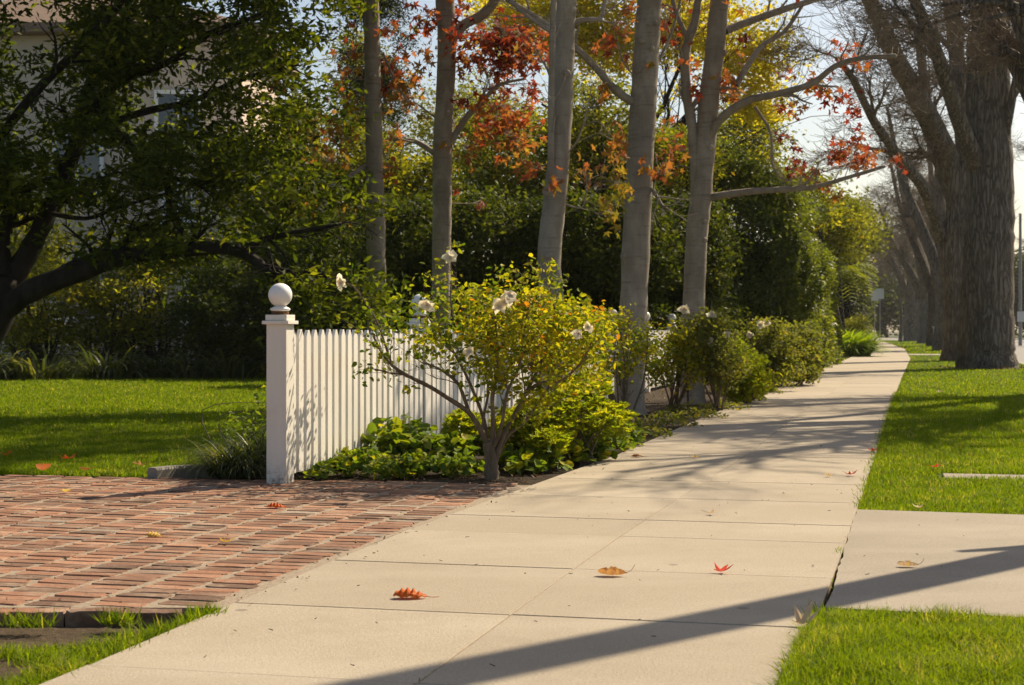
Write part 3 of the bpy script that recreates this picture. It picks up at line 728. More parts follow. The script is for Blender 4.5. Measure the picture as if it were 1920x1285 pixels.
sweetgum('stout sweetgum with a raised limb reaching left over the fence',18.4,[(1180,775),(1187,600),(1193,450),(1200,300),(1207,180),(1213,80),(1218,0)],(.165,.142),
  [([(1200,195),(1180,188),(1150,165),(1120,130),(1085,95),(1045,62),(1000,30),(960,5),(930,-20)],(9,5),-.6),([(1207,350),(1225,358),(1238,380),(1245,388)],(5,2.5),-.3),([(1222,140),(1260,60),(1280,-20)],(3,2),.4),([(1215,160),(1170,120),(1150,40)],(2,1),-.4)],
  [(1222,120,4,5,3,.8),(1172,108,6,6,4,.4),(1138,175,10,10,6,.65),(1165,275,14,14,9,.66),(1240,310,22,16,14,.55),(1255,240,14,14,6,.5),(1130,165,8,8,5,.5)],base_flare=1.9)
sweetgum('forked sweetgum with two stems and long limbs reaching over the pavement',21,[(1298,757),(1300,600),(1306,450),(1313,380),(1322,280),(1330,180),(1340,100),(1350,0)],(.148,.125),
  [([(1308,390),(1305,320),(1298,240),(1288,180),(1285,100),(1303,40),(1312,-30)],(12,7)),([(1322,280),(1350,225),(1400,190),(1450,178),(1520,158),(1565,125),(1610,110),(1680,105)],(9,4),-1.2),
   ([(1318,372),(1400,360),(1480,355),(1530,350),(1600,330),(1660,312)],(7,2.5),-1.2),([(1360,58),(1420,35),(1500,8),(1560,-10)],(8,5),.5),([(1380,160),(1425,90),(1470,60),(1505,10)],(6,3),.5),([(1288,70),(1270,30),(1262,0),(1258,-40)],(5,3)),
   ([(1295,205),(1325,170),(1370,165)],(5,3)),([(1415,200),(1445,250),(1448,310),(1470,340)],(3,2))],
  [(1568,85,7,7,4,.32),(1582,118,9,10,8,.26),(1623,122,8,7,5,.3),(1598,95,8,8,4,.4),(1540,165,12,12,11,.45),(1575,190,14,12,11,.2),(1608,205,8,14,9,.14),(1595,220,6,6,3,.12),(1462,200,6,7,4,.18),(1490,200,10,10,6,.5),(1463,255,8,6,4,.12),(1492,305,9,20,10,.1),(1490,270,5,5,3,.1),
   (1565,290,12,8,9,.2),(1605,280,22,16,26,.3),(1625,300,18,14,16,.42),(1600,310,14,10,8,.35),(1680,300,8,8,5,.25),(1520,325,10,8,6,.4),(1545,345,8,6,4,.4),(1570,370,10,8,5,.7),(1360,150,10,10,10,.42),(1375,170,10,10,9,.4),(1355,190,12,14,10,.6),(1250,40,14,16,10,.3),(1262,75,12,14,8,.3),(1290,130,12,12,7,.4),
   (1385,110,6,6,3,.42),(1395,75,5,5,3,.25),(1300,170,8,10,5,.3),(1480,135,10,8,6,.35),(1275,285,20,16,10,.5),(1240,330,16,10,8,.35)],base_flare=1.8)

# ------------------------------------------------------------------ large dark evergreen tree at the left
def evergreen():
    Y=18.5
    root=empty('evergreen_tree',(-6.75,Y,0),'large dark evergreen tree with long low limb sweeping over the lawn','tree')
    T=MB(); 
    limb(T,[(-6.95,Y,-.1),(-6.8,Y,.5),at(-60,640,Y),at(-10,590,Y),at(8,520,Y)],[.42,.33,.29,.24,.17],14,4,.04)
    L=[]
    def l(pts,r0,r1,dy=0,n=[6,5,6],Ln=1.1):
        pp=[Vector(at(x,y,Y+dy*i/(len(pts)-1))) for i,(x,y) in enumerate(pts)]
        q,rq=limb(T,pp,[(r0+(r1-r0)*i/(len(pp)-1))/F*Y for i in range(len(pp))],9,4,.06)
        tips=[]; kids(T,q,rq,Ln,2,dict(seg=.18,wob=.24,up=lambda d:.02,n=[5,7],spread=.9,lk=.55,rk=.5,rmin=.004),tips,lo=.3); L.extend(tips)
    l([(-10,590),(60,545),(150,510),(230,482),(330,470),(430,466),(480,490),(505,512),(530,518)],24,5,-1)
    l([(60,545),(130,500),(200,478),(280,476)],10,8,-.5)
    l([(460,468),(495,450),(560,435),(640,420)],8,3)
    l([(470,480),(520,505),(575,512),(600,516),(650,530)],7,2,-.3)
    l([(-2,560),(50,480),(90,400),(120,330),(150,250),(170,160),(230,60),(250,-40)],21,11,1)
    l([(8,520),(4,440),(20,380),(-20,300),(-30,150)],18,10,.5)
    l([(120,330),(60,350),(0,372),(-60,390)],8,5)
    l([(170,190),(220,250),(270,300),(310,335),(320,400),(345,440)],9,5,-.6)
    l([(310,335),(370,340),(430,330)],5,2,-.3)
    l([(160,210),(230,150),(310,120),(400,60),(520,20)],9,4,-1)
    l([(-30,300),(60,180),(160,80),(240,-10)],10,6,-1.5)
    l([(150,250),(270,210),(360,190),(450,150),(560,120)],8,3,-.6)
    l([(90,400),(160,410),(220,390),(320,360)],5,2,-.8)
    T.build('trunk',M['oak_bark'],root,smooth=True)
    # crown clusters: cloud in front/behind the limbs; a few holes left open
    n=0; cs=[]
    holes=[(85,440,60,70),(350,375,55,28),(610,180,36,75),(560,140,22,28),(640,60,22,25),(245,330,28,16),(400,190,20,16),(220,20,16,22),(460,380,28,18),(150,440,50,30),(240,18,20,20),(30,420,40,40)]
    while len(cs)<1250:
        x=random.uniform(-320,680); y=random.uniform(-300,470)
        if y>-20 and x>-20:
            d=.85
            if x>540: d=.5*(1-(x-540)/160)
            if y>380: d*=.55
            if y>430: d*=.5
            if random.random()>d: continue
            if vnoise(np.array([[x,y]]),1/62.,11)[0]*.65+vnoise(np.array([[x,y]]),1/28.,12)[0]*.35<.47: continue
            if any(((x-a)/c)**2+((y-b_)/e)**2<1 and random.random()<.93 for a,b_,c,e in holes): continue
        elif random.random()<.35: continue
        if y>430 and x<560 and random.random()<.75: continue
        cs.append(at(x,y,Y+(random.uniform(-1.7,1.7) if y<370 else random.uniform(.3,2.2))))
    for (p,q) in L:
        if random.random()<.38: cs.append(tuple(p))
    cs=np.array(cs); k=rng.integers(26,80,len(cs)); idx=np.repeat(np.arange(len(cs)),k)
    P=cs[idx]+rng.normal(size=(len(idx),3))*np.array([.15,.15,.085])
    tone=np.clip(rng.random(len(cs))[idx]*.5+rng.random(len(idx))*.5,0,1)
    leaves('crown',P,.112,.040,'rhomb',M['oak_leaf'],root,up=.3,rnd=tone,droop=.25)
evergreen()

# ------------------------------------------------------------------ shrubs and hedges at the back of the lawn
def shrub(name,label,cat,blobs,ncl,per,sig,L,W,mat,group=None,shape='rhomb',stems=6,stemr=.03,shell=.55,droop=.1,barkm='oak_bark',part='foliage'):
    bx=sum(b_[0] for b_ in blobs)/len(blobs); by=sum(b_[1] for b_ in blobs)/len(blobs)
    root=empty(name,(bx,by,0),label,cat,group)
    P,tone,cl=in_blobs(blobs,ncl,per,sig,shell)
    leaves(part,P,L,W,shape,M[mat],root,up=.25,rnd=tone,droop=droop)
    T=MB()
    for k in range(stems):
        bb=random.choice(blobs); sx=bb[0]+random.gauss(0,bb[3]*.25); sy=bb[1]+random.gauss(0,bb[4]*.25)
        tgt=cl[random.randrange(len(cl))]
        for _ in range(3):
            tgt=cl[random.randrange(len(cl))]
            m1=Vector((sx,sy,0)).lerp(Vector(tgt),.45)+Vector((random.gauss(0,.12),random.gauss(0,.12),.2))
            limb(T,[(sx,sy,-.02),m1,tgt],[stemr,stemr*.6,stemr*.15],5,4)
    T.build('stem',M[barkm],root,smooth=True)
    return root
def pxblob(x,y,Y,rx,ry,rd): p=at(x,y,Y); return (p[0],p[1],p[2],rx/F*Y,rd,ry/F*Y)
g_='mixed dark shrubs behind the lawn'
shrub('garden_shrub','loose shrub with a thin crown at the far left behind the lawn','shrub',[pxblob(60,560,33,110,100,1.3),pxblob(50,450,34,90,70,1)],250,38,.18,.11,.048,'bush_leaf',g_,stems=10)
shrub('garden_shrub','airy shrub catching light below the long evergreen limb','shrub',[pxblob(240,560,34,110,95,1.3),pxblob(300,470,35,100,60,1)],250,38,.18,.11,.048,'bush_leaf',g_,stems=12)
shrub('garden_shrub','dark shrub left of the ball topped gate post','shrub',[pxblob(430,590,33,110,100,1.3),pxblob(470,500,35,120,70,1)],330,48,.18,.11,.048,'hedge_leaf',g_,stems=10)
shrub('garden_shrub','dense shrub directly behind the near picket panel','shrub',[pxblob(620,590,32,110,110,1.4),pxblob(620,480,33,100,80,1)],380,56,.18,.10,.044,'hedge_leaf',g_,stems=8)
g2='tall shadowed hedge shrubs behind the sweetgums'
for i,(x,Y,wd,tp_,lab) in enumerate([(760,29,95,400,'shadowed hedge shrub between the first two sweetgums'),(900,28,100,380,'shadowed hedge shrub between the second and third sweetgums'),(1050,28,95,390,'shadowed hedge shrub behind the third sweetgum'),(1180,28.5,95,380,'shadowed hedge shrub behind the stout sweetgum'),(1300,30,80,400,'shadowed hedge shrub behind the forked sweetgum')]):
    shrub('hedge_shrub',lab,'shrub',[pxblob(x,(tp_+560)/2,Y,wd,(560-tp_)/2+30,1.1),pxblob(x,620,Y,wd,60,1.1)],420,52,.15,.10,.046,'hedge_leaf',g2,stems=6)
g3='taller sunlit shrubs rising behind the hedge'
for i,(x,y,Y,rx,ry,lab,mt) in enumerate([(520,400,37,95,70,'sunlit shrub tree left of the first sweetgum, behind the gate post','bush_leaf'),(560,270,41,60,90,'slim sunlit shrub tree rising beside the pale house','bush_leaf'),(680,330,36,95,110,'sunlit leafy shrub tree behind the first sweetgum','bush_leaf'),(790,360,37,85,75,'loose shrub tree behind the second sweetgum','bush_leaf'),(960,290,36,110,110,'sunlit shrub tree showing under the red leaves','bush_leaf'),(1130,260,37,100,125,'loose leafy shrub tree left of the stout sweetgum','bush_leaf'),(1265,330,36,80,100,'sunlit shrub tree between the last two sweetgums','bush_leaf')]):
    shrub('shrub_tree',lab,'tree',[pxblob(x,y,Y,rx,ry,1.2),pxblob(x,y+110,Y,rx,70,1)],300,44,.17,.115,.054,mt,g3,stems=9,stemr=.045,part='crown')
# strap-leaved plants under the shrubs
def strap(label,cx,cy,n,L,W,mat,group=None,name='strap_plant',spread=.3,z0=0,arch=1.0,cat='plant'):
    root=empty(name,(cx,cy,0),label,cat,group)
    V=[];Lp=[];S=[];rn=[]
    for i in range(n):
        a=random.random()*6.283; l=L*random.uniform(.55,1.15); r0=random.random()**.5*spread
        ox,oy=cx+math.cos(a)*r0*.6+random.gauss(0,.02),cy+math.sin(a)*r0*.6+random.gauss(0,.02)
        a+=random.gauss(0,.5); el=random.uniform(.7,1.45); dx,dy=math.cos(a),math.sin(a)
        k=len(V); x=y_=0; z=0; m=6; e=el
        for j in range(m+1):
            w=W*(1-(j/m)**2.2)*.5+.0005
            V.append((ox+dx*x-dy*w,oy+dy*x+dx*w,z0+z)); V.append((ox+dx*x+dy*w,oy+dy*x-dx*w,z0+z))
            x+=math.cos(e)*l/m; z+=math.sin(e)*l/m; e-=arch*random.uniform(.2,.42)
            if z<0.01: z=.01
        for j in range(m): Lp+= [k+2*j,k+2*j+1,k+2*j+3,k+2*j+2]; S.append(4)
        rn+=[random.random()]*m
    npmesh('leaf_tuft',np.array(V),np.array(Lp),np.array(S),np.array(rn),M[mat],root)
    return root
gs='dark strap leaved plants at the back of the lawn'
for x,lab in ((45,'leftmost strap leaved plant behind the lawn'),(120,'strap leaved plant below the loose shrub, second from left'),(235,'strap leaved plant before the airy shrub'),(305,'pale tipped strap leaved plant in the middle of the row'),(375,'strap leaved plant near the dark shrub'),(450,'strap leaved plant just left of the gate post')):
    p=at(x,702,33); strap(lab,p[0],31.8+random.uniform(-.5,.5),120,1.05,.055,'strap_leaf',gs,spread=.8)
for i,x in enumerate((80,180,275,345,415,490)):
    pass
# garden picket fence seen through shrubs
p=at(185,640,36.2)
gf=empty('garden_fence',(p[0],36.2,0),'weathered picket fence glimpsed through the shrubs behind the lawn','fence')
for z in (.35,.95):
    b=MB(); b.box((p[0],36.22,z),(3.4,.04,.09)); b.build('rail',M['stucco'],gf)
for k in range(17):
    x=p[0]-1.6+.2*k; b=MB(); b.box((x,36.18,.6),(.1,.022,1.16)); b.box((x,36.18,1.205),(.1,.022,.05),0,0,.4); b.build('picket',M['stucco'],gf)
shrub('low_hedge','very dark low hedge behind the strap leaved plants','hedge',[(-8.5,35,.6,3.8,.9,.75),(-3.2,35,.6,3.4,.9,.95)],420,60,.2,.09,.04,'hedge_leaf',stems=4)

m,nt,out=newmat('hedge depth shade'); finish(nt,out,(.012,.011,.008),1,None,0); M['inner']=m  # flat near-black colour that paints the shade deep inside a hedge
shrub('low_hedge','nearly black low hedge behind the fence and the sweetgums','hedge',[(0.2,31.5,1.0,1.9,.8,1.5),(2.6,31.5,1.0,1.9,.8,1.5),(-2.0,32.5,1.0,1.6,.8,1.5)],560,62,.2,.11,.05,'hedge_leaf',stems=4)
# cypress
shrub('cypress_tree','tall dark cypress column between the first two sweetgums','tree',[(-1.75*38/20-.0,39,z,.85,.85,1.6) for z in (2,4,6,8,10,12)]+[(-3.3,39,13.8,.5,.5,1)],760,75,.15,.085,.03,'cypress_leaf',stems=2,stemr=.1,shell=.75,part='crown')
# yellow tree
yt=empty('yellow_tree',(3.8,46,0),'tall yellow leaved tree rising behind the shrubs','tree')
T=MB(); tips=[]
tp,rq=limb(T,[(4.2,46,-.1),(4.1,46,2),(3.8,46,4.5),(3.6,46.2,7)],[.28,.22,.18,.1],10,4)
for k in range(16):
    a=k*2.4; grow(T,tp[5+k%7],(math.cos(a),math.sin(a)*.6,.75),random.uniform(2.6,4.4),.09,2,dict(seg=.4,wob=.14,up=lambda d:.05,n=[5,6],spread=.7,lk=.5,rk=.5,rmin=.008),tips)
T.build('trunk',M['oak_bark'],yt,smooth=True)
bl=[pxblob(960,30,46,110,70,1.8),pxblob(1060,60,46,90,80,1.8),pxblob(1090,20,46,90,60,1.8),pxblob(1130,90,46,110,90,1.8),pxblob(1300,60,46,140,110,2),pxblob(1420,110,46,90,110,1.6),pxblob(1200,-60,46,260,100,2.5),pxblob(1420,200,46,60,55,1)]
P,tone,cl=in_blobs(bl,1150,36,.22,.2)
leaves('crown',P,.14,.07,'rhomb',M['yellow_leaf'],yt,up=.2,rnd=tone)
# tall hedge right of the sweetgums, along the pavement
hd=empty('tall_hedge',(6.3,45,0),'tall clipped hedge standing beside the pavement, sunlit along its right side','hedge')
def hedge_pts(s0,s1,t0,t1,zt,n,rough=.22,slope=0):
    # leaves over the faces of a lumpy block: front (s0), right (t1), top, left
    P=[]
    A=[(s1-s0)*zt,(t1-t0)*zt,(s1-s0)*(t1-t0),(s1-s0)*zt*.25]; A=np.array(A)/sum(A)
    k=rng.choice(4,size=n,p=A)
    u,v=rng.random(n),rng.random(n)
    S=np.where(k==1,s0,s0+u*(s1-s0)); Tt=np.where(k==0,t1,np.where(k==3,t0,t0+(u if True else v)*(t1-t0)))
    Tt=np.where(k==2,t0+rng.random(n)*(t1-t0),Tt); Z=np.where(k==2,zt,v*zt)
    Z=Z*(1-slope*np.clip((Tt-t0)/(t1-t0),0,1)**2); 
    # rounded top
    q=np.stack([S*1.0+Tt*.7,Z+Tt],1); lump=(vnoise(q,.9,2)-.5)*1.0+(vnoise(q,2.6,6)-.5)*.6
    off=lump*rough*2.2+rng.normal(size=n)*.08
    zl=zt*(1-slope*np.clip((Tt-t0)/(t1-t0),0,1)**2); rnd_=np.clip((Z-(zl-1.6))/1.6,0,1)**2*(1+3*slope)
    S=np.where(k==1,S-off+rnd_*.7,S); Tt=np.where(k==0,Tt+off-rnd_*.7,Tt); Z=np.where(k==2,Z+off,Z)
    return S,Tt,Z
S,Tt,Z=hedge_pts(36.5,48,-7.8,-2.45,5.7,200000,.30,.30)
P=np.stack([S*UX+Tt*UY,S*UY-Tt*UX,Z],1)+rng.normal(size=(len(S),3))*.06
leaves('foliage',P,.105,.055,'rhomb',M['tall_hedge_leaf'],hd,up=.35,rnd=np.clip(vnoise(P[:,:2]*1.0+P[:,2:3],1.5,3)*.5+rng.random(len(P))*.5,0,1))
b=MB(); b.prism(ccw([xy(ST(37.9,-6.6)),xy(ST(37.9,-4.0)),xy(ST(47.0,-4.0)),xy(ST(47.0,-6.6))]),0,3.3); b.build('inner_shade_block',M['inner'],hd)  # plain solid block behind the leaves, inner shade put into its colour
# trees just behind the hedge and further along
g4='leafy trees along the far pavement'
shrub('leafy_tree','rounded green tree above the far end of the tall hedge','tree',[pxblob(1470,380,62,90,70,2.5),pxblob(1560,430,66,70,60,2.5)],420,50,.38,.16,.08,'bush_leaf',g4,stems=4,stemr=.15,part='crown')
shrub('leafy_tree','pale green tree low beyond the hedge, left of the bare trees','tree',[pxblob(1590,430,95,50,55,3),pxblob(1560,500,90,40,50,3)],330,46,.5,.22,.11,'dull_leaf',g4,stems=4,stemr=.2,part='crown')
shrub('leafy_tree','broad tree behind the yellow tree','tree',[pxblob(1390,270,58,80,70,2.5),pxblob(1310,330,56,80,80,2.5)],420,50,.36,.15,.07,'bush_leaf',g4,stems=4,stemr=.15,part='crown')
shrub('leafy_tree','hazy tree filling the gap behind the red leaves','tree',[pxblob(880,260,60,110,120,2.5),pxblob(1060,300,62,120,90,2.5)],460,50,.36,.15,.07,'bush_leaf',g4,stems=4,stemr=.2,part='crown')
shrub('leafy_tree','small leafy tree behind the first sweetgum, left of the cypress','tree',[pxblob(680,170,44,45,120,1.6)],170,46,.28,.11,.05,'bush_leaf',g4,stems=4,stemr=.12,part='crown')
# clipped dark hedge block far
cb=empty('clipped_hedge',(19,88,0),'tall dark clipped hedge block beside the far pavement','hedge')
S,Tt,Z=hedge_pts(88,104,-8.5,-3.0,4.6,26000,.06); P=np.stack([S*UX+Tt*UY,S*UY-Tt*UX,Z],1)
leaves('foliage',P,.17,.09,'rhomb',M['cypress_leaf'],cb,up=.4)
b=MB(); b.prism(ccw([xy(ST(88.3,-8.2)),xy(ST(88.3,-3.3)),xy(ST(103.5,-3.3)),xy(ST(103.5,-8.2))]),0,4.4); b.build('inner_shade_block',M['inner'],cb)  # same painted-shade block filling the clipped hedge, no modelled branches
# small palms
def palm(label,cx,cy,hz,n,L,w=.05,cat='palm'):
    root=empty('palm_tree',(cx,cy,0),label,cat)
    T=MB(); T.tube([(cx,cy,-.05),(cx+.05,cy,hz*.5),(cx,cy,hz)],[.16,.12,.13],9,wob=.08); T.build('trunk',M['oak_bark'],root,smooth=True)
    V=[];Lp=[];S=[];rn=[]
    for i in range(n):
        a=i*2.399; e=random.uniform(-.1,1.2); x=0;z=hz; dx,dy=math.cos(a),math.sin(a); m=12; pts=[]
        for j in range(m+1):
            pts.append((cx+dx*x,cy+dy*x,z)); x+=math.cos(e)*L/m; z+=math.sin(e)*L/m; e-=.16
        for j in range(1,m):
            for s_ in (-1,1):
                ln=L*.28*math.sin(math.pi*(j+1)/(m+2)); p=pts[j]; k=len(V)
                ex,ey=-dy*s_*ln+dx*ln*.5,dx*s_*ln+dy*ln*.5
                V+= [p,(p[0]+ex*.5+dx*w,p[1]+ey*.5+dy*w,p[2]-ln*.1),(p[0]+ex,p[1]+ey,p[2]-ln*.35),(p[0]+ex*.5-dx*w,p[1]+ey*.5-dy*w,p[2]-ln*.1)]
                Lp+=[k,k+1,k+2,k+3]; S.append(4); rn.append(random.random())
    npmesh('fronds',np.array(V),np.array(Lp),np.array(S),np.array(rn),M['palm_leaf'],root)
p=at(1572,600,80); palm('small palm with arching fronds before the dark clipped hedge',p[0],80,3.7,30,2.3,.09)
p=at(1585,600,74); palm('dwarf palm at the foot of the clipped hedge',p[0],74,1.1,22,1.4,.07)
# lily clump and round bushes at far path
def lily(label,px,Y,rx,h,n): 
    p=at(px,620,Y); return strap(label,p[0],Y,n,h*1.5,.09,'lily_leaf','bright lily clumps by the far path',name='lily_clump',spread=rx,arch=.8)
lily('bright green lily clump at the left of the far bed',1553,60,1.9,.95,1500)
lily('bright green lily clump beside the pavement bend',1588,59,1.3,.85,1100)
shrub('round_bush','small round bush beyond the bright lily clumps','bush',[pxblob(1597,618,72,18,16,.5),pxblob(1612,612,76,12,18,.5)],120,40,.16,.12,.05,'bush_leaf',stems=3)

# ------------------------------------------------------------------ hero rose bush
def petals(c,r,name,parent,look=(0,-1,.3)):
    """double rose of curved petals"""
    b=MB(); look=Vector(look).normalized(); a=look.cross(Vector((0,0,1))).normalized(); u=a.cross(look)
    c=Vector(c)
    for ring,(n,open_,R_) in enumerate(((5,1.5,1.35),(5,1.1,.85),(4,.6,.6),(3,.3,.4))):
        for k in range(n):
            w=2*math.pi*(k+ring*.5+random.uniform(-.15,.15))/n; rad=(a*math.cos(w)+u*math.sin(w)); tan=(-a*math.sin(w)+u*math.cos(w))
            k0=len(b.v); rr=r*R_*random.uniform(.65,1.25); b.cur=min(1,random.random()*.9+(.15 if ring>2 else 0))
            o_=open_*random.uniform(.8,1.15)
            for j in range(4):
                t=j/3; ang=o_*(.25+.75*t)
                pos=c+rad*(rr*t*math.sin(ang)/max(math.sin(o_),.3)*.95)+look*(rr*t*math.cos(ang)*.8)
                ww=rr*(.44 if ring==0 else .6)*math.sin(math.pi*(.12+.70*t))*(1+.1*random.random())
                for s_ in (-1,0,1):
                    b.v.append(pos+tan*(s_*ww)+look*(abs(s_)*ww*.28)-rad*(abs(s_)*ww*.2)+Vector((random.gauss(0,1),random.gauss(0,1),random.gauss(0,1)))*rr*.09)
            for j in range(3):
                for s_ in (0,1): b.face((k0+j*3+s_,k0+j*3+s_+1,k0+(j+1)*3+s_+1,k0+(j+1)*3+s_))
            b.cur=None
    return b.build(name,M['petal'],parent,smooth=True)
RY=10.4
rose=empty('rose_bush',(-.139,RY,0),'big leafy rose bush with cream roses in front of the picket fence','rose bush')
T=MB(); tips=[]; allw=[]
RP=dict(seg=.06,wob=.17,up=lambda d:.09,n=[4,4,4],spread=.62,lk=.62,rk=.55,rmin=.0022)
def rl(pts,r0,r1,dy=0,L=.42,dep=3,lo=.25,n=[3,4,4]):
    pp=[Vector(at(x,y,RY+dy*(i/(len(pts)-1)))) for i,(x,y) in enumerate(pts)]
    q,rq=limb(T,pp,[(r0*.85+(r1*.7-r0*.85)*i/(len(pp)-1))/F*RY for i in range(len(pp))],9,4,.05); allw.extend(q)
    if dep: kids(T,q,rq,L,dep,dict(RP,n=n),tips,lo=lo)
    return q
limb(T,[at(922,905,RY),at(921,880,RY),at(920,855,RY),at(915,830,RY)],[.055,.045,.04,.036],12,4,.08)
rl([(915,838),(900,805),(880,775),(845,750),(805,725),(765,705),(735,685),(712,655),(700,630)],7,2.5,-.25,.30,2,.45,[3,7])
rl([(880,776),(868,740),(855,715),(820,690),(790,680)],5,2,.1,.35,2,.3,[4,6])
rl([(913,840),(908,790),(890,740),(872,700),(850,660),(820,620),(800,590)],5,2,.35,.35,2,.4,[4,7])
rl([(921,850),(925,800),(923,745),(932,690),(930,620),(925,570)],6,2,-.15,.35,2,.35,[4,9])
rl([(926,860),(945,815),(972,765),(990,730),(1010,690),(1030,640),(1045,600)],6.5,2,.1,.38,2,.3,[4,9])
rl([(928,870),(950,820),(985,790),(1020,740),(1060,690),(1090,640)],5,2,.45,.38,2,.3,[4,9])
rl([(920,850),(940,800),(950,740),(975,680),(985,610),(995,560)],4.5,2,-.35,.36,2,.3,[4,9])
rl([(924,858),(905,800),(915,720),(880,640),(865,570),(850,530)],4,1.5,.6,.34,2,.35,[4,8])
rl([(985,740),(1010,720),(1050,715),(1090,680),(1110,640)],5,2,-.4,.30,2,.2,[4,7])
rl([(760,702),(735,700),(710,694),(690,690)],3,1.4,-.1,.16,1,.3,[5])
rl([(735,685),(720,640),(705,600),(680,560),(660,535),(644,532)],3,1.2,.1,.22,1,.2,[6])
rl([(850,600),(845,560),(846,520),(845,492)],2.4,1.1,0,.14,1,.2,[5])
rl([(1030,640),(1040,590),(1030,545),(1000,525)],3,1.2,.1,.25,2,.2,[3,5])
lf=[]
for (p,q) in tips:
    px=960+F*p.x/p.y; py=HY-(p.z-H)/p.y*F
    if py>742 and random.random()<.85: continue
    n=random.randint(4,9)
    if px<860 and random.random()<.35: continue
    yellow=np.interp(px,[690,850,1000,1130],[.32,.40,.54,.50])+random.gauss(0,.13)
    for _ in range(n): lf.append((p.x+random.gauss(0,.028),p.y+random.gauss(0,.03),p.z+random.gauss(0,.028),min(1,max(0,random.gauss(yellow,.16)))))
cl=[]
for _ in range(900):
    # crown fill, thicker to the right, thinner at the left
    x=random.uniform(700,1135); y=random.triangular(520,735,615); Yd=RY+random.uniform(-.5,.75)
    den=np.interp(x,[690,760,850,930,1080,1135],[.10,.18,.38,1,1,.6])
    topline=np.interp(x,[690,740,850,900,1000,1060,1135],[600,560,545,545,535,560,600]); botline=np.interp(x,[690,760,850,930,1030,1135],[655,660,665,735,775,740])
    if y<topline or y>botline or random.random()>den: continue
    c=at(x,y,Yd); yellow=np.interp(x,[690,850,980,1130],[.32,.41,.57,.52])+random.gauss(0,.15)
    for _k in range(random.randint(6,15)): lf.append((c[0]+random.gauss(0,.05),c[1]+random.gauss(0,.05),c[2]+random.gauss(0,.045),min(1,max(0,random.gauss(yellow,.17)))))
for (x,y,n,t) in ((890,745,14,.35),(870,720,12,.35),(935,770,20,.4),(965,790,22,.4),(1010,790,22,.45),(900,690,14,.4),(850,700,8,.3),(960,735,26,.45),(985,750,30,.5),(1010,735,30,.55),(1040,745,26,.5),(1060,720,30,.55),(1085,730,26,.5),(1000,765,20,.4),(940,715,22,.45),(905,700,16,.4),(700,650,10,.35),(690,630,8,.3),(722,665,6,.3),(688,700,8,.1),(683,712,5,.05),(1040,520,16,.2),(1010,530,14,.25),(985,545,14,.3),(895,555,14,.2),(830,520,10,.55),(760,540,8,.3),(740,560,8,.3),(720,540,5,.3),(905,530,8,.4),(1050,545,10,.2),(745,600,8,.35)):
    c=at(x,y,RY+random.uniform(-.2,.2))
    for _ in range(n): lf.append((c[0]+random.gauss(0,.035),c[1]+random.gauss(0,.04),c[2]+random.gauss(0,.02),min(1,max(0,random.gauss(t,.12)))))
A=np.array(lf); print('rose leaves',len(A))
T.build('canes',M['rose_wood'],rose,smooth=True)
leaves('foliage',A[:,:3],.040,.024,'oval',M['rose_leaf'],rose,up=.25,rnd=A[:,3],droop=.2)
for (x,y,r,lk) in ((642,531,12,(-.6,-1,.1)),(843,485,11,(.2,-1,.5)),(800,573,11,(.5,-1,.0)),(935,575,12,(.1,-1,.2)),(955,557,13,(.3,-1,.6)),(948,566,9,(0,-1,-.1)),(880,660,9,(0,-1,.4)),(1083,627,9,(.2,-1,.4)),(1101,614,8,(.4,-1,.2))):
    Yf=RY-.75 if (x,y) not in ((843,485),(642,531)) else RY-.05
    petals(at(x,y,Yf),r/F*RY*.98,'rose_flower',rose,lk)

def rosebush(label,px,py,blobs,ncl,per,mat,flowers=(),L=.04,grp='rose bushes and shrubs beside the pavement',name='rose_bush',stems=9,cat='rose bush',sig=.075):
    p=G(px,py); Y=p[1]
    root=empty(name,(p[0],Y,0),label,cat,grp)
    bl=[pxblob(x,y,Y+dy,rx,ry,rd) for (x,y,dy,rx,ry,rd) in blobs]
    P,tone,cl=in_blobs(bl,ncl,per,sig,.15)
    leaves('foliage',P,L,L*.52,'oval',M[mat],root,up=.25,rnd=tone,droop=.15)
    T=MB()
    for k in range(stems):
        tgt=Vector(cl[random.randrange(len(cl))]); m1=Vector(p).lerp(tgt,.5)+Vector((random.gauss(0,.06),random.gauss(0,.06),-.02))
        q,rq=limb(T,[(p[0]+random.gauss(0,.03),Y+random.gauss(0,.03),-.02),m1,tgt],[.014,.009,.004],6,4,.05); tt=[]
        kids(T,q,rq,.3,1,dict(RP,n=[5]),tt,lo=.3)
    T.build('canes',M['rose_wood'],root,smooth=True)
    for (x,y,r) in flowers: petals(at(x,y,Y-.3),r/F*Y*.8,'rose_flower',root)
    return root
rosebush('rose bush growing against the stout sweetgum trunk',1165,800,[(1150,610,0,60,40,.4),(1120,650,0,50,50,.4),(1200,650,.2,40,45,.35),(1160,690,0,45,30,.3)],110,20,'rose_leaf',stems=14,L=.045)
rosebush('rose bush with a pink rose around the forked sweetgum base',1262,768,[(1270,640,-.3,50,45,.4),(1240,690,-.3,40,40,.4),(1300,680,-.3,50,45,.4)],130,22,'rose_leaf',((1283,582,10),),stems=14,L=.05)
rosebush('green rose bush with pale blooms past the forked sweetgum',1345,770,[(1330,620,0,40,45,.5),(1350,680,0,45,50,.5)],170,30,'dull_leaf',((1335,590,8),(1362,628,8),(1330,640,7)),L=.05)
rosebush('bright green round bush beside the pavement',1400,755,[(1385,690,0,48,55,.6),(1400,715,0,35,30,.5)],230,36,'azalea_leaf',(),L=.06,name='green_bush',cat='bush')
rosebush('olive rose bush with white blooms nearer the hedge',1440,733,[(1430,640,0,60,45,.7),(1450,680,0,55,45,.7)],260,36,'dull_leaf',((1425,610,8),(1437,605,7),(1405,628,7)),L=.06)
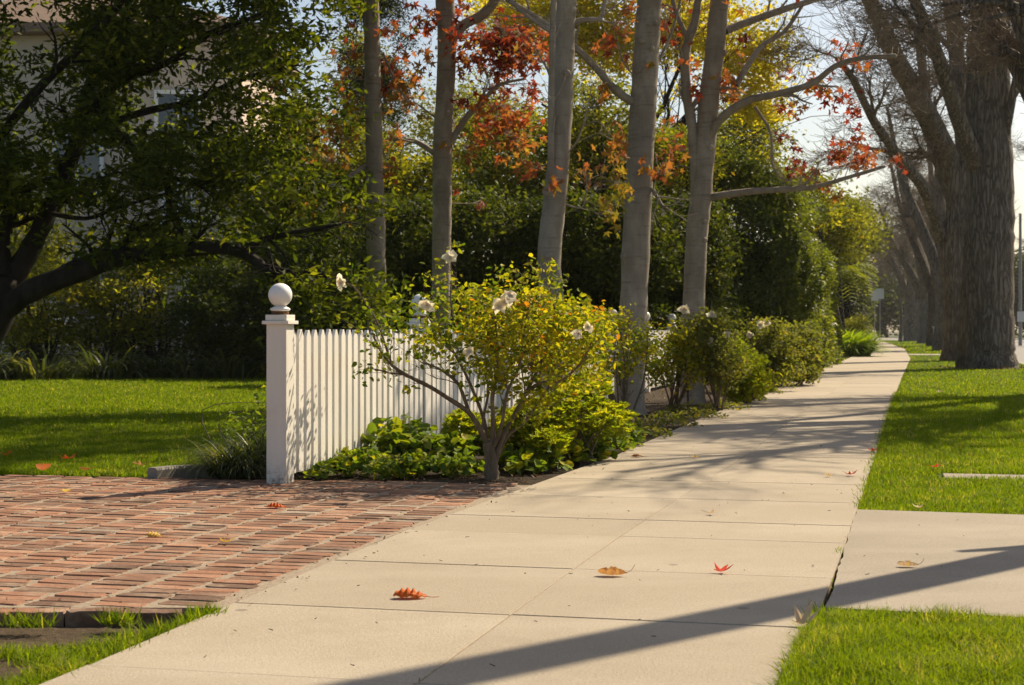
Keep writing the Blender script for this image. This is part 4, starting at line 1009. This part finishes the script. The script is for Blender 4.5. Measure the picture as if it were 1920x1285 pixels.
rosebush('olive yellow rose bush at the end of the planted row',1500,722,[(1490,640,0,50,40,.8),(1505,680,0,35,35,.8)],260,36,'dull_leaf',((1455,636,6),(1520,634,5)),L=.07)
def cover(label,pts,n,L,W,mat,h,name='ground_cover',shape='oval',cl=.06,grp='leafy ground cover in the bed'):
    """pts: ground pixels of clump centres with radius (m)"""
    C=[];tn=[]
    for (px,py,r,hh) in pts:
        p=G(px,py); m=int(n*r*r*(1+hh))
        for _ in range(max(8,m)):
            a=random.random()*6.283; q=r*random.random()**.5; z=hh*math.sqrt(max(0,1-(q/r)**2))*random.uniform(.35,1.05)
            C.append((p[0]+math.cos(a)*q,p[1]+math.sin(a)*q,max(.01,z)))
            tn.append(random.random())
    p=G(pts[0][0],pts[0][1]); root=empty(name,(p[0],p[1],0),label,'plant',grp)
    C=np.array(C)
    leaves('foliage',C,L,W,shape,M[mat],root,up=.75,rnd=np.array(tn))
cover('low round leaved plants at the foot of the first pickets',[(615,893,.13,.10),(650,890,.16,.14),(690,888,.18,.18),(640,880,.15,.16),(730,893,.16,.12),(590,897,.06,.05)],5200,.042,.034,'cover_leaf',.1,shape='round')
cover('tall leafy clump below the rose branch',[(720,868,.20,.30),(770,862,.22,.30),(810,868,.20,.25),(850,872,.18,.22),(745,850,.20,.30),(690,860,.16,.26),(880,865,.16,.24)],3200,.07,.055,'cover_leaf',.2,shape='round')
cover('leafy ground cover just left of the rose trunk',[(780,890,.20,.14),(830,890,.18,.12),(870,885,.15,.12),(750,893,.12,.08)],4600,.045,.036,'cover_leaf',.1,shape='round')
cover('lobed leafy clump right of the rose trunk',[(1010,880,.18,.16),(1050,870,.20,.20),(1090,860,.20,.20),(1130,845,.22,.22),(1165,835,.20,.20),(985,885,.14,.10),(1110,862,.16,.18),(960,878,.14,.12),(945,868,.12,.14),(1000,868,.16,.16)],3600,.06,.045,'cover_leaf',.1,shape='round')
cover('grey green creeping cover along the pavement edge',[(1215,820,.25,.10),(1260,800,.28,.10),(1310,784,.3,.10),(1240,795,.25,.12),(1360,768,.3,.10),(1400,752,.3,.1),(1290,775,.3,.12),(1190,815,.25,.15)],1700,.045,.03,'dull_leaf',.1)
cover('grey green mound at the end of the planted row',[(1480,718,.35,.22),(1455,728,.35,.18),(1430,738,.3,.14)],1300,.05,.035,'dull_leaf',.1)
# azalea
def azalea():
    Y=11.6; p=at(1085,840,Y); root=empty('azalea_bush',(p[0],Y,0),'yellow green azalea bush spreading behind the rose trunk','bush')
    bl=[pxblob(1080,770,Y,70,48,.45),pxblob(1140,790,Y+.2,50,35,.4),pxblob(1040,790,Y-.2,45,35,.35),pxblob(1100,730,Y+.2,45,25,.3),pxblob(870,800,Y+.1,35,28,.3),pxblob(1000,790,Y-.2,35,40,.3),pxblob(955,810,Y+.1,35,38,.3),pxblob(1030,830,Y-.5,40,30,.3)]
    C=[];O=[];tn=[]
    for _ in range(2100):
        b_=random.choice(bl); d=Vector((random.gauss(0,1),random.gauss(0,1),random.gauss(.25,1))).normalized()*random.uniform(.6,1.05)
        c=(b_[0]+d.x*b_[3],b_[1]+d.y*b_[4],b_[2]+d.z*b_[5])
        if c[2]<.02: continue
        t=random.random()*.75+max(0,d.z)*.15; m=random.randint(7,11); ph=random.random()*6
        for k in range(m):
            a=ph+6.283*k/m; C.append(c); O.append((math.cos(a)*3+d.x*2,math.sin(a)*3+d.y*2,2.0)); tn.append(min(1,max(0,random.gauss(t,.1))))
    leaves('foliage',np.array(C),.045,.015,'oval',M['azalea_leaf'],root,up=.5,rnd=np.array(tn),out=np.array(O)*1.5)
    T=MB()
    for _ in range(40):
        c=Vector(C[random.randrange(len(C))]); limb(T,[(p[0]+random.gauss(0,.1),Y+random.gauss(0,.1),-.02),Vector((p[0],Y,0)).lerp(c,.6)+Vector((0,0,.03)),c],[.008,.005,.002],5,3)
    T.build('canes',M['rose_wood'],root)
azalea()
# grassy clump left of the gate post
strap('dark grassy clump at the left foot of the gate post',-1.80,10.42,620,.44,.0085,'strap_leaf',None,name='grassy_clump',spread=.26)
strap('second dark grassy clump close behind the gate post',-1.70,10.75,560,.46,.0085,'strap_leaf',None,name='grassy_clump',spread=.22)
shrub('leafy_plant','bright leafy plant behind the grassy clump left of the gate post','plant',[(-1.85,11.1,.30,.22,.2,.14),(-1.62,11.3,.45,.15,.2,.14)],38,12,.05,.045,.018,'cover_leaf',stems=5,stemr=.006,barkm='rose_wood')
# irrigation risers in the bed
for (x,y,h_) in ((1359,750,.35),(1290,770,.22)):
    p=G(x,y); b=MB(); b.tube([(p[0],p[1],-.05),(p[0],p[1],h_)],[.011,.011],8); b.tube([(p[0],p[1],h_+.001),(p[0],p[1],h_+.05)],[.018,.014],8)
    tag(b.build('sprinkler_riser',M['iron']),'taller black sprinkler riser in the planted row' if h_>.3 else 'shorter black sprinkler riser near the forked sweetgum','sprinkler','sprinkler risers in the planted row')

# ------------------------------------------------------------------ bare street trees
BP=dict(seg=.35,wob=.15,up=lambda d:.05 if d>1 else -.05,n=[8,6,5,4],spread=.62,lk=.60,rk=.52,rmin=.007)
def twigs(T,tips,n,Lt=.55):
    for (p,q) in tips:
        d=(Vector(p)-Vector(q)).normalized()
        for _ in range(n):
            dd=Vector((d.x+random.gauss(0,.6),d.y+random.gauss(0,.6),random.uniform(-1.1,.1))).normalized()
            l=Lt*random.uniform(.5,1.2); pts=[Vector(p).lerp(Vector(q),random.random())]
            for j in range(5):
                pts.append(pts[-1]+dd*l/5); dd=(dd+Vector((random.gauss(0,.12),random.gauss(0,.12),.30))).normalized()
            T.tube(pts,[.009,.008,.007,.0065,.006,.005],3,cap=False)
def bare_tree(label,x,y,r,forks,depth=3,grp='bare street trees along the kerb',flare=1.18,h0=3.2,nt=5,tw=True,trunkpts=None):
    root=empty('bare_tree',(x,y,0),label,'tree',grp)
    T=MB(); W=MB(); tips=[]
    tp=[(x,y,-.15),(x,y,.25),(x+.05,y,h0*.5),(x+.02,y,h0)] if trunkpts is None else trunkpts
    q,rq=limb(T,tp,[r*flare,r*1.03,r*.93,r*.85][:len(tp)] if len(tp)==4 else [r*flare]+[r*(1.03-.06*i) for i in range(len(tp)-1)],26,8,.02)
    for f in forks:
        pts,r0,r1=f[0],f[1],f[2]
        lq,lr=limb(T,pts,[r0+(r1-r0)*i/(len(pts)-1) for i in range(len(pts))],12,5,.03)
        kids(T,lq,lr,2.6 if len(f)<4 else f[3],depth,dict(BP),tips,lo=.35)
    if tw: twigs(W,tips,nt,1.0)
    T.build('trunk',M['plane_bark'],root,smooth=True); W.build('twigs',M['twig'],root)
    return root
def forks_for(x,y,h0,r,seed,n=5,H_=7):
    random.seed(seed); F_=[]
    for k in range(n):
        a=6.283*k/n+random.random(); sp=random.uniform(.25,.5); hh=H_*random.uniform(.8,1.1)
        dx,dy=math.cos(a)*sp,math.sin(a)*sp; b0=(x+dx*.2,y+dy*.2,h0-.6)
        F_.append(([b0,(x+dx*hh*.35,y+dy*hh*.35,h0+hh*.25),(x+dx*hh*.75,y+dy*hh*.75,h0+hh*.6),(x+dx*hh*1.0,y+dy*hh*1.0,h0+hh*1.0)],r*.55,r*.12))
    return F_
YA=40.7
A0=at(1850,690,YA)
fA=[([at(1852,60,YA),at(1835,-60,YA-.5),at(1800,-220,YA-1)],.42,.25),
    ([at(1860,80,YA),at(1880,-60,YA),at(1900,-250,YA)],.42,.25),
    ([at(1840,330,YA),at(1800,230,YA-1),at(1760,110,YA-2),at(1715,0,YA-2.5),at(1680,-90,YA-3)],.24,.10),
    ([at(1870,330,YA),at(1895,200,YA-.5),at(1915,90,YA-1),at(1930,-60,YA-2)],.13,.07),
    ([at(1925,150,YA-2),at(1880,90,YA-3),at(1845,10,YA-3.5),at(1830,-80,YA-4)],.12,.08)]
bare_tree('largest bare tree, thick furrowed trunk nearest the camera by the kerb',A0[0],YA,.70,fA,3,trunkpts=[(A0[0],YA,-.15),(A0[0],YA,.3),at(1850,600,YA),at(1853,480,YA),at(1857,380,YA),at(1853,220,YA),at(1853,60,YA)],flare=1.22,nt=4)
YB=51.0
fB=[([at(1796,560,YB),at(1790,460,YB),at(1800,380,YB),at(1778,300,YB),at(1730,200,YB-1),at(1680,110,YB-2),at(1640,20,YB-3),at(1600,-60,YB-3)],.52,.20),
    ([at(1800,400,YB),at(1812,300,YB),at(1800,180,YB),at(1790,60,YB),at(1780,-60,YB)],.40,.2),
    ([at(1765,450,YB),at(1735,360,YB-1),at(1690,300,YB-2),at(1640,230,YB-3),at(1600,150,YB-4),at(1570,110,YB-5)],.20,.08),
    ([at(1790,380,YB),at(1760,300,YB+1),at(1740,200,YB+2),at(1720,60,YB+2)],.25,.12)]
B0=at(1797,676,YB)
bare_tree('second bare tree, long dark limb leaning left over the pavement',B0[0],YB,.52,fB,3,trunkpts=[(B0[0],YB,-.15),(B0[0],YB,.3),at(1797,600,YB),at(1796,500,YB),at(1800,400,YB)],nt=4)
farlab=[(79.8,1.6,.62,'third bare tree along the kerb, trunk half hidden behind the second'),(101,1.45,.6,'fourth bare tree, trunk forking low beyond the kerb box'),(123,1.1,.7,'fifth bare tree down the line, pale lower trunk'),(150,.0,.75,'sixth bare tree, far down near the bend'),(180,-6,.8,'farthest bare tree by the side street')]
proto=[]
sv=random.getstate()
for i,(s,t,r,lab) in enumerate(farlab):
    x,y,_=ST(s,t)
    if i<2:
        o=bare_tree(lab,x,y,r,forks_for(x,y,3.4,r,40+i,5,8),3,h0=3.4,nt=3); proto.append(o)
    else:
        o=copy_tree(proto[i%2]); o.location=(x,y,0); o.rotation_euler=(0,0,1.3*i); sc_=1.0+.08*i; o.scale=(sc_,sc_,1.05)
        # children keep their baked offset: rotate about the tree's own base
        o['label']=lab
# beyond frame right: neighbours in the same row, their branches hang into view and shade the pavement
x,y,_=ST(21.0,2.6)
_rk=BP['rk']; BP['rk']=.66
bare_tree('bare tree at the right whose branches shade the pavement',x,y,.40,forks_for(x,y,3.4,.40,77,8,5.2),2,h0=3.6,nt=2)
BP['rk']=_rk
for j,(s,t,lab,r,ang) in enumerate(((26.3,2.9,'bare tree just outside the right edge, branches crossing the top corner',.5,.6),)):
    x,y,_=ST(s,t); o=copy_tree(proto[j]); o.location=(x,y,0); o.rotation_euler=(0,0,ang); o.scale=(.8,.8,.8); o['label']=lab
# other side of the street
g5='bare trees across the street'
for j,(s,t,lab) in enumerate(((120,17,'first bare tree across the street'),(165,17,'second bare tree across the street, further off'),(215,15,'third bare tree across the street, near the horizon'))):
    x,y,_=ST(s,t); o=copy_tree(proto[j%2]); o.location=(x,y,0); o.rotation_euler=(0,0,j*1.1+.4); o['label']=lab; o['group']=g5
random.setstate(sv)
# young tree beside the camera whose straight trunk shades the foreground
ex,ey=4.28,8.86
et=empty('young_street_tree',(ex,ey,0),'young street tree right of the frame, its trunk shading the near pavement','tree')
T=MB(); limb(T,[(ex,ey,-.1),(ex,ey,1.5),(ex+.02,ey,4),(ex-.02,ey,6.5),(ex,ey,9)],[.17,.145,.15,.15,.12],12,5,.01)
limb(T,[(ex,ey,2.1),(ex-.1,ey+.07,2.45),(ex-.22,ey+.15,2.72)],[.08,.06,.03],8,4)
tips=[]
for k in range(9):
    a=k*2.4; grow(T,(ex,ey,7.6+k*.17),(math.cos(a),math.sin(a),.9),2.2,.05,2,BP,tips)
T.build('trunk',M['plane_bark'],et,smooth=True)
# slim young tree on far verge
p=at(1688,638,140)
st_=empty('slim_tree',(p[0],140,0),'slim bare sapling between the far thick trunks','tree'); T=MB(); tips=[]
limb(T,[(p[0],140,-.1),(p[0]+.1,140,2),(p[0]-.1,140,4.2)],[.2,.16,.13],8,4)
for k in range(7):
    a=k*2.4; grow(T,(p[0]-.1,140,3.4+k*.12),(math.cos(a)*.6,math.sin(a)*.6,1),3.0,.08,2,dict(BP,n=[5,5]),tips)
T.build('trunk',M['plane_bark'],st_,smooth=True)

# ------------------------------------------------------------------ house behind the left tree
hs=empty('house',(-12,48,0),'pale stucco house hidden behind the dark evergreen tree','house')
b=MB(); b.box((-13.4,52,4.9),(10.6,8,9.8)); b.build('wall',M['stucco'],hs)
b=MB(); b.box((-8.2,46.3,2.9),(4.6,3.3,5.8)); b.build('wall',M['stucco'],hs)
b=MB(); b.box((-13.4,52,9.95),(11.8,9.2,.28)); b.box((-13.4,52,10.9),(11.2,8.6,1.6),0,0,.25); b.build('roof',M['roof'],hs)
b=MB(); b.box((-8.2,46.3,5.95),(5.1,3.8,.25)); b.build('roof',M['trim'],hs)
for (x,z,yy,wd,hh) in ((-16.2,2.2,47.98,1.3,1.7),(-13.0,2.2,47.98,1.3,1.7),(-16.2,5.9,47.98,1.3,1.6),(-13.0,5.9,47.98,1.3,1.6),(-10.0,7.4,47.98,1.2,1.3),(-9.3,4.6,44.63,.7,1.0),(-7.2,4.6,44.63,.7,1.0),(-8.2,1.9,44.63,1.6,1.5)):
    f=MB()
    for (ax,az,aw,ah) in ((0,hh/2+.05,wd+.24,.12),(0,-hh/2-.05,wd+.24,.12),(-wd/2-.06,0,.12,hh-.02),(wd/2+.06,0,.12,hh-.02),(0,0,.05,hh-.02)): f.box((x+ax,yy-.03,z+az),(aw,.08,ah))
    fo=f.build('window',M['trim'],hs)
    g_b=MB(); g_b.box((x,yy-.004,z),(wd,.02,hh)); g_b.build('pane',M['glass'],fo)
    s_=MB(); s_.box((x,yy-.09,z-hh/2-.16),(wd+.4,.2,.09)); s_.build('sill',M['trim'],fo)

# ------------------------------------------------------------------ street furniture far
def pole_sign(label,px,Y,w,h,zc,grp):
    p=at(px,620,Y); r=empty('street_sign',(p[0],Y,0),label,'sign',grp)
    b=MB(); b.tube([(p[0],Y,-.1),(p[0],Y,zc+h/2)],[.045,.045],8); b.build('pole',M['metal'],r)
    b=MB(); b.box((p[0],Y-.06,zc),(w,.02,h)); b.build('sign_panel',M['sign'],r,bevel=.005)
pole_sign('grey street sign on a pole, left of the pair',1640,150,.7,.95,4.2,'far street signs')
pole_sign('grey street sign on a pole, right of the pair',1650,146,.7,.95,4.3,'far street signs')
p=at(1557,620,72); lp=empty('garden_lamp',(p[0],72,0),'black garden lamp post before the clipped hedge','lamp')
b=MB(); b.tube([(p[0],72,-.1),(p[0],72,1.9)],[.05,.04],8); b.build('lamp_post',M['iron'],lp)
b=MB(); b.lathe((p[0],72,1.9),[(.0,0),(.09,.02),(.15,.32),(.16,.34),(.02,.45),(0,.5)],10); b.build('lantern',M['sign'],lp)
p=at(1762,648,88); ub=empty('utility_box',(p[0],88,0),'small white utility box behind the second bare tree','utility box')
b=MB(); b.box((p[0],88,.55),(.6,.5,1.1)); b.build('cabinet',M['trim'],ub,bevel=.02); b=MB(); b.box((p[0],88,1.14),(.68,.58,.07)); b.build('lid',M['trim'],ub,bevel=.01)
p=at(1913,620,110); lp=empty('street_pole',(p[0],110,0),'grey street pole across the road at the right edge','pole')
b=MB(); b.tube([(p[0],110,-.1),(p[0],110,4),(p[0],110,9)],[.13,.11,.09],10); b.build('shaft',M['metal'],lp)
b=MB(); b.box((p[0],109.85,1.9),(.5,.05,.7)); b.build('sign_panel',M['sign'],lp)
# far backdrop hedges and trees across
gf_='far dark trees closing the view'
k=0
for (px,py,Y,rx,ry,lab) in ((1560,560,190,60,60,'far dark tree left of the street signs'),(1640,560,240,70,60,'far dark tree behind the street signs'),(1740,565,260,70,50,'far dark tree seen between thick trunks'),(1830,560,240,70,60,'far dark tree behind the largest trunk'),(1930,550,200,70,70,'far dark tree beyond the street pole'),(1700,480,300,120,60,'far hazy tree mass above the street end'),(1450,520,200,80,70,'far dark tree behind the tall hedge')):
    shrub('far_tree',lab,'tree',[pxblob(px,py,Y,rx,ry,5)],240,46,1.1,.7,.35,'hedge_leaf',gf_,stems=2,stemr=.3,part='crown',shell=.3)

# ------------------------------------------------------------------ fallen leaves
fl=[(770,1122,'curled',.062,.45,'large curled orange leaf lying on the near pavement'),
(1148,1081,'curled',.055,.72,'tan curled leaf with a raised stem on the pavement'),
(1352,1076,'star',.055,.22,'red lobed leaf on the near pavement'),
(1332,966,'star',.045,.97,'small pale leaf by a pavement joint'),
(518,953,'curled',.05,.42,'bright orange leaf on the brick driveway'),
(1594,893,'star',.06,.1,'dark red leaf on the pavement edge'),
(1636,848,'star',.055,.25,'orange red leaf at the verge edge further up the pavement'),
(1624,834,'star',.05,.97,'pale leaf just above the orange red one at the verge edge'),
(1505,1176,'star',.062,.97,'pale crumpled leaf against the corner of the near verge'),
(80,890,'round',.085,.5,'orange leaf where the lawn meets the bricks'),
(126,868,'star',.08,.35,'dark red leaf in the lawn behind the orange one'),
(161,890,'round',.08,.6,'brown leaf at the lawn edge beside the orange one'),
(263,880,'star',.06,.6,'tan leaf in the lawn before the curved edging'),
(12,860,'star',.07,.4,'reddish leaf in the lawn at the left edge'),
(122,926,'round',.045,.85,'small yellow leaf at the back of the bricks'),
(289,1008,'curled',.042,.82,'small yellow leaf in the middle of the bricks'),
(425,1021,'star',.05,.86,'yellow lobed leaf on a pale brick'),
(1722,955,'star',.04,.97,'small pale leaf at the far edge of the apron'),
(1702,1064,'curled',.04,.97,'thin brown leaf on the apron'),
(1752,884,'star',.06,.2,'dark leaf beside the sunken slab'),
(1305,860,'star',.045,.85,'small yellowish leaf on the shaded pavement'),
(1195,858,'curled',.045,.6,'brown leaf near the lobed clump at the pavement edge'),
(1555,895,'star',.04,.9,'pale yellow leaf left of the dark red one'),
(1760,739,'star',.08,.97,'pale speck of a leaf on the sunny verge')]
M['gum_fallen']=leafmat('fallen leaf',[(0,(.30,.03,.02)),(.25,(.62,.07,.03)),(.45,(.62,.15,.02)),(.6,(.35,.15,.05)),(.72,(.55,.30,.12)),(.86,(.62,.42,.06)),(1,(.52,.40,.30))],.3,tmul=(1.1,1,.8))
for i,(px,py,kind,size,tone,lab) in enumerate(fl):
    x,y,_=G(px,py); b=MB(); random.seed(100+i)
    onlawn = (py<900 and px<300) or px>1640 and py<950
    z0=.022 if onlawn else .004
    a=random.random()*6.28; b.cur=tone
    if kind=='curled':
        m,nn=13,9; a=random.uniform(-.35,.35)+(0 if i!=8 else 1.2); ca,sa=math.cos(a),math.sin(a)
        for iu in range(m):
            u=iu/(m-1); wd=math.sin(math.pi*min(1,u*1.02+.02))**.6*.52*(1+(.12 if iu%2 else -.05))
            for iv in range(nn):
                v=iv/(nn-1)*2-1; th=v*1.25; X=(u-.5)*2*size; Y_=math.sin(th)*wd*size*(1+.06*math.sin(iu*2.3)); up_=(i in (1,16,18)); Z=((1-math.cos(th))*wd*size*1.15+size*.16*(abs(u-.5)*2)**2 if up_ else (math.cos(th)-.31)*wd*size*1.25*(1.2-.65*u)*(1+.25*math.sin(iu*2.9+v*2)))+random.uniform(0,.011)*(size/.075)*(1 if abs(v)>.5 else .4)
                b.v.append((x+X*ca-Y_*sa,y+X*sa+Y_*ca,z0+Z))
        for iu in range(m-1):
            for iv in range(nn-1): b.face((iu*nn+iv,(iu+1)*nn+iv,(iu+1)*nn+iv+1,iu*nn+iv+1))
        e=Vector(b.v[(m-1)*nn+nn//2])
        b.tube([e,e+Vector((ca*size*.35,sa*size*.35,size*(.18 if i in (1,16,18) else -.02))),e+Vector((ca*size*.6,sa*size*.6,size*(.6 if i in (1,16,18) else .0)))],[.0012,.001,.001],4)
    else:
        Tm,fs=SHAPES['star' if kind=='star' else 'round']; k0=0
        tilt=random.uniform(.15,.5) if i!=8 else 1.1
        for t in Tm:
            X,Y_=t[0]*size*(1 if kind=='star' else 1.3),t[1]*size*(1 if kind=='star' else 1.1); 
            Z=(X*tilt if X>0 else -X*.1)+ (Y_**2)/size*.6+random.uniform(0,.003)
            ca,sa=math.cos(a),math.sin(a); b.v.append((x+X*ca-Y_*sa,y+X*sa+Y_*ca,z0+.004+Z))
        for f in fs: b.face(tuple(f))
        e=Vector(b.v[0]); b.cur=tone; b.tube([e,e-Vector((ca*size,sa*size,-size*.3))],[.0012,.001],4)
    for j in range(len(b.c)): b.c[j]=tone+random.uniform(-.03,.03)+(.0 if kind!='curled' else .04*math.sin(j))
    tag(b.build('fallen_leaf',M['gum_fallen'],smooth=kind!='curled'),lab,'leaf','fallen autumn leaves')
# specks on the concrete: tiny twigs and crumbs
random.seed(5); b=MB()
for _ in range(150):
    s=random.uniform(4,14); t=random.uniform(-2.2,2.0)
    if t>-.3 and not (5.7<s<8.5): continue
    x,y,_=ST(s,t); a=random.random()*6; l=random.uniform(.004,.018)
    b.tube([(x,y,.004),(x+math.cos(a)*l,y+math.sin(a)*l,.005+random.random()*.004)],[.0014,.001],4)
tag(b.build('debris',M['soil']),'tiny twigs and crumbs scattered over the pavement',None,None,'stuff')

# ------------------------------------------------------------------ air
m,nt,out=newmat('haze'); pv=nt.nodes.new('ShaderNodeVolumePrincipled'); pv.inputs['Color'].default_value=(.95,.93,.9,1); pv.inputs['Density'].default_value=.00016; pv.inputs['Anisotropy'].default_value=.3
nt.links.new(pv.outputs[0],out.inputs['Volume'])
b=MB(); b.box((0,850,24),(1900,1960,50.4)); tag(b.build('haze',m),'thin pale haze in the air down the street',None,None,'stuff')
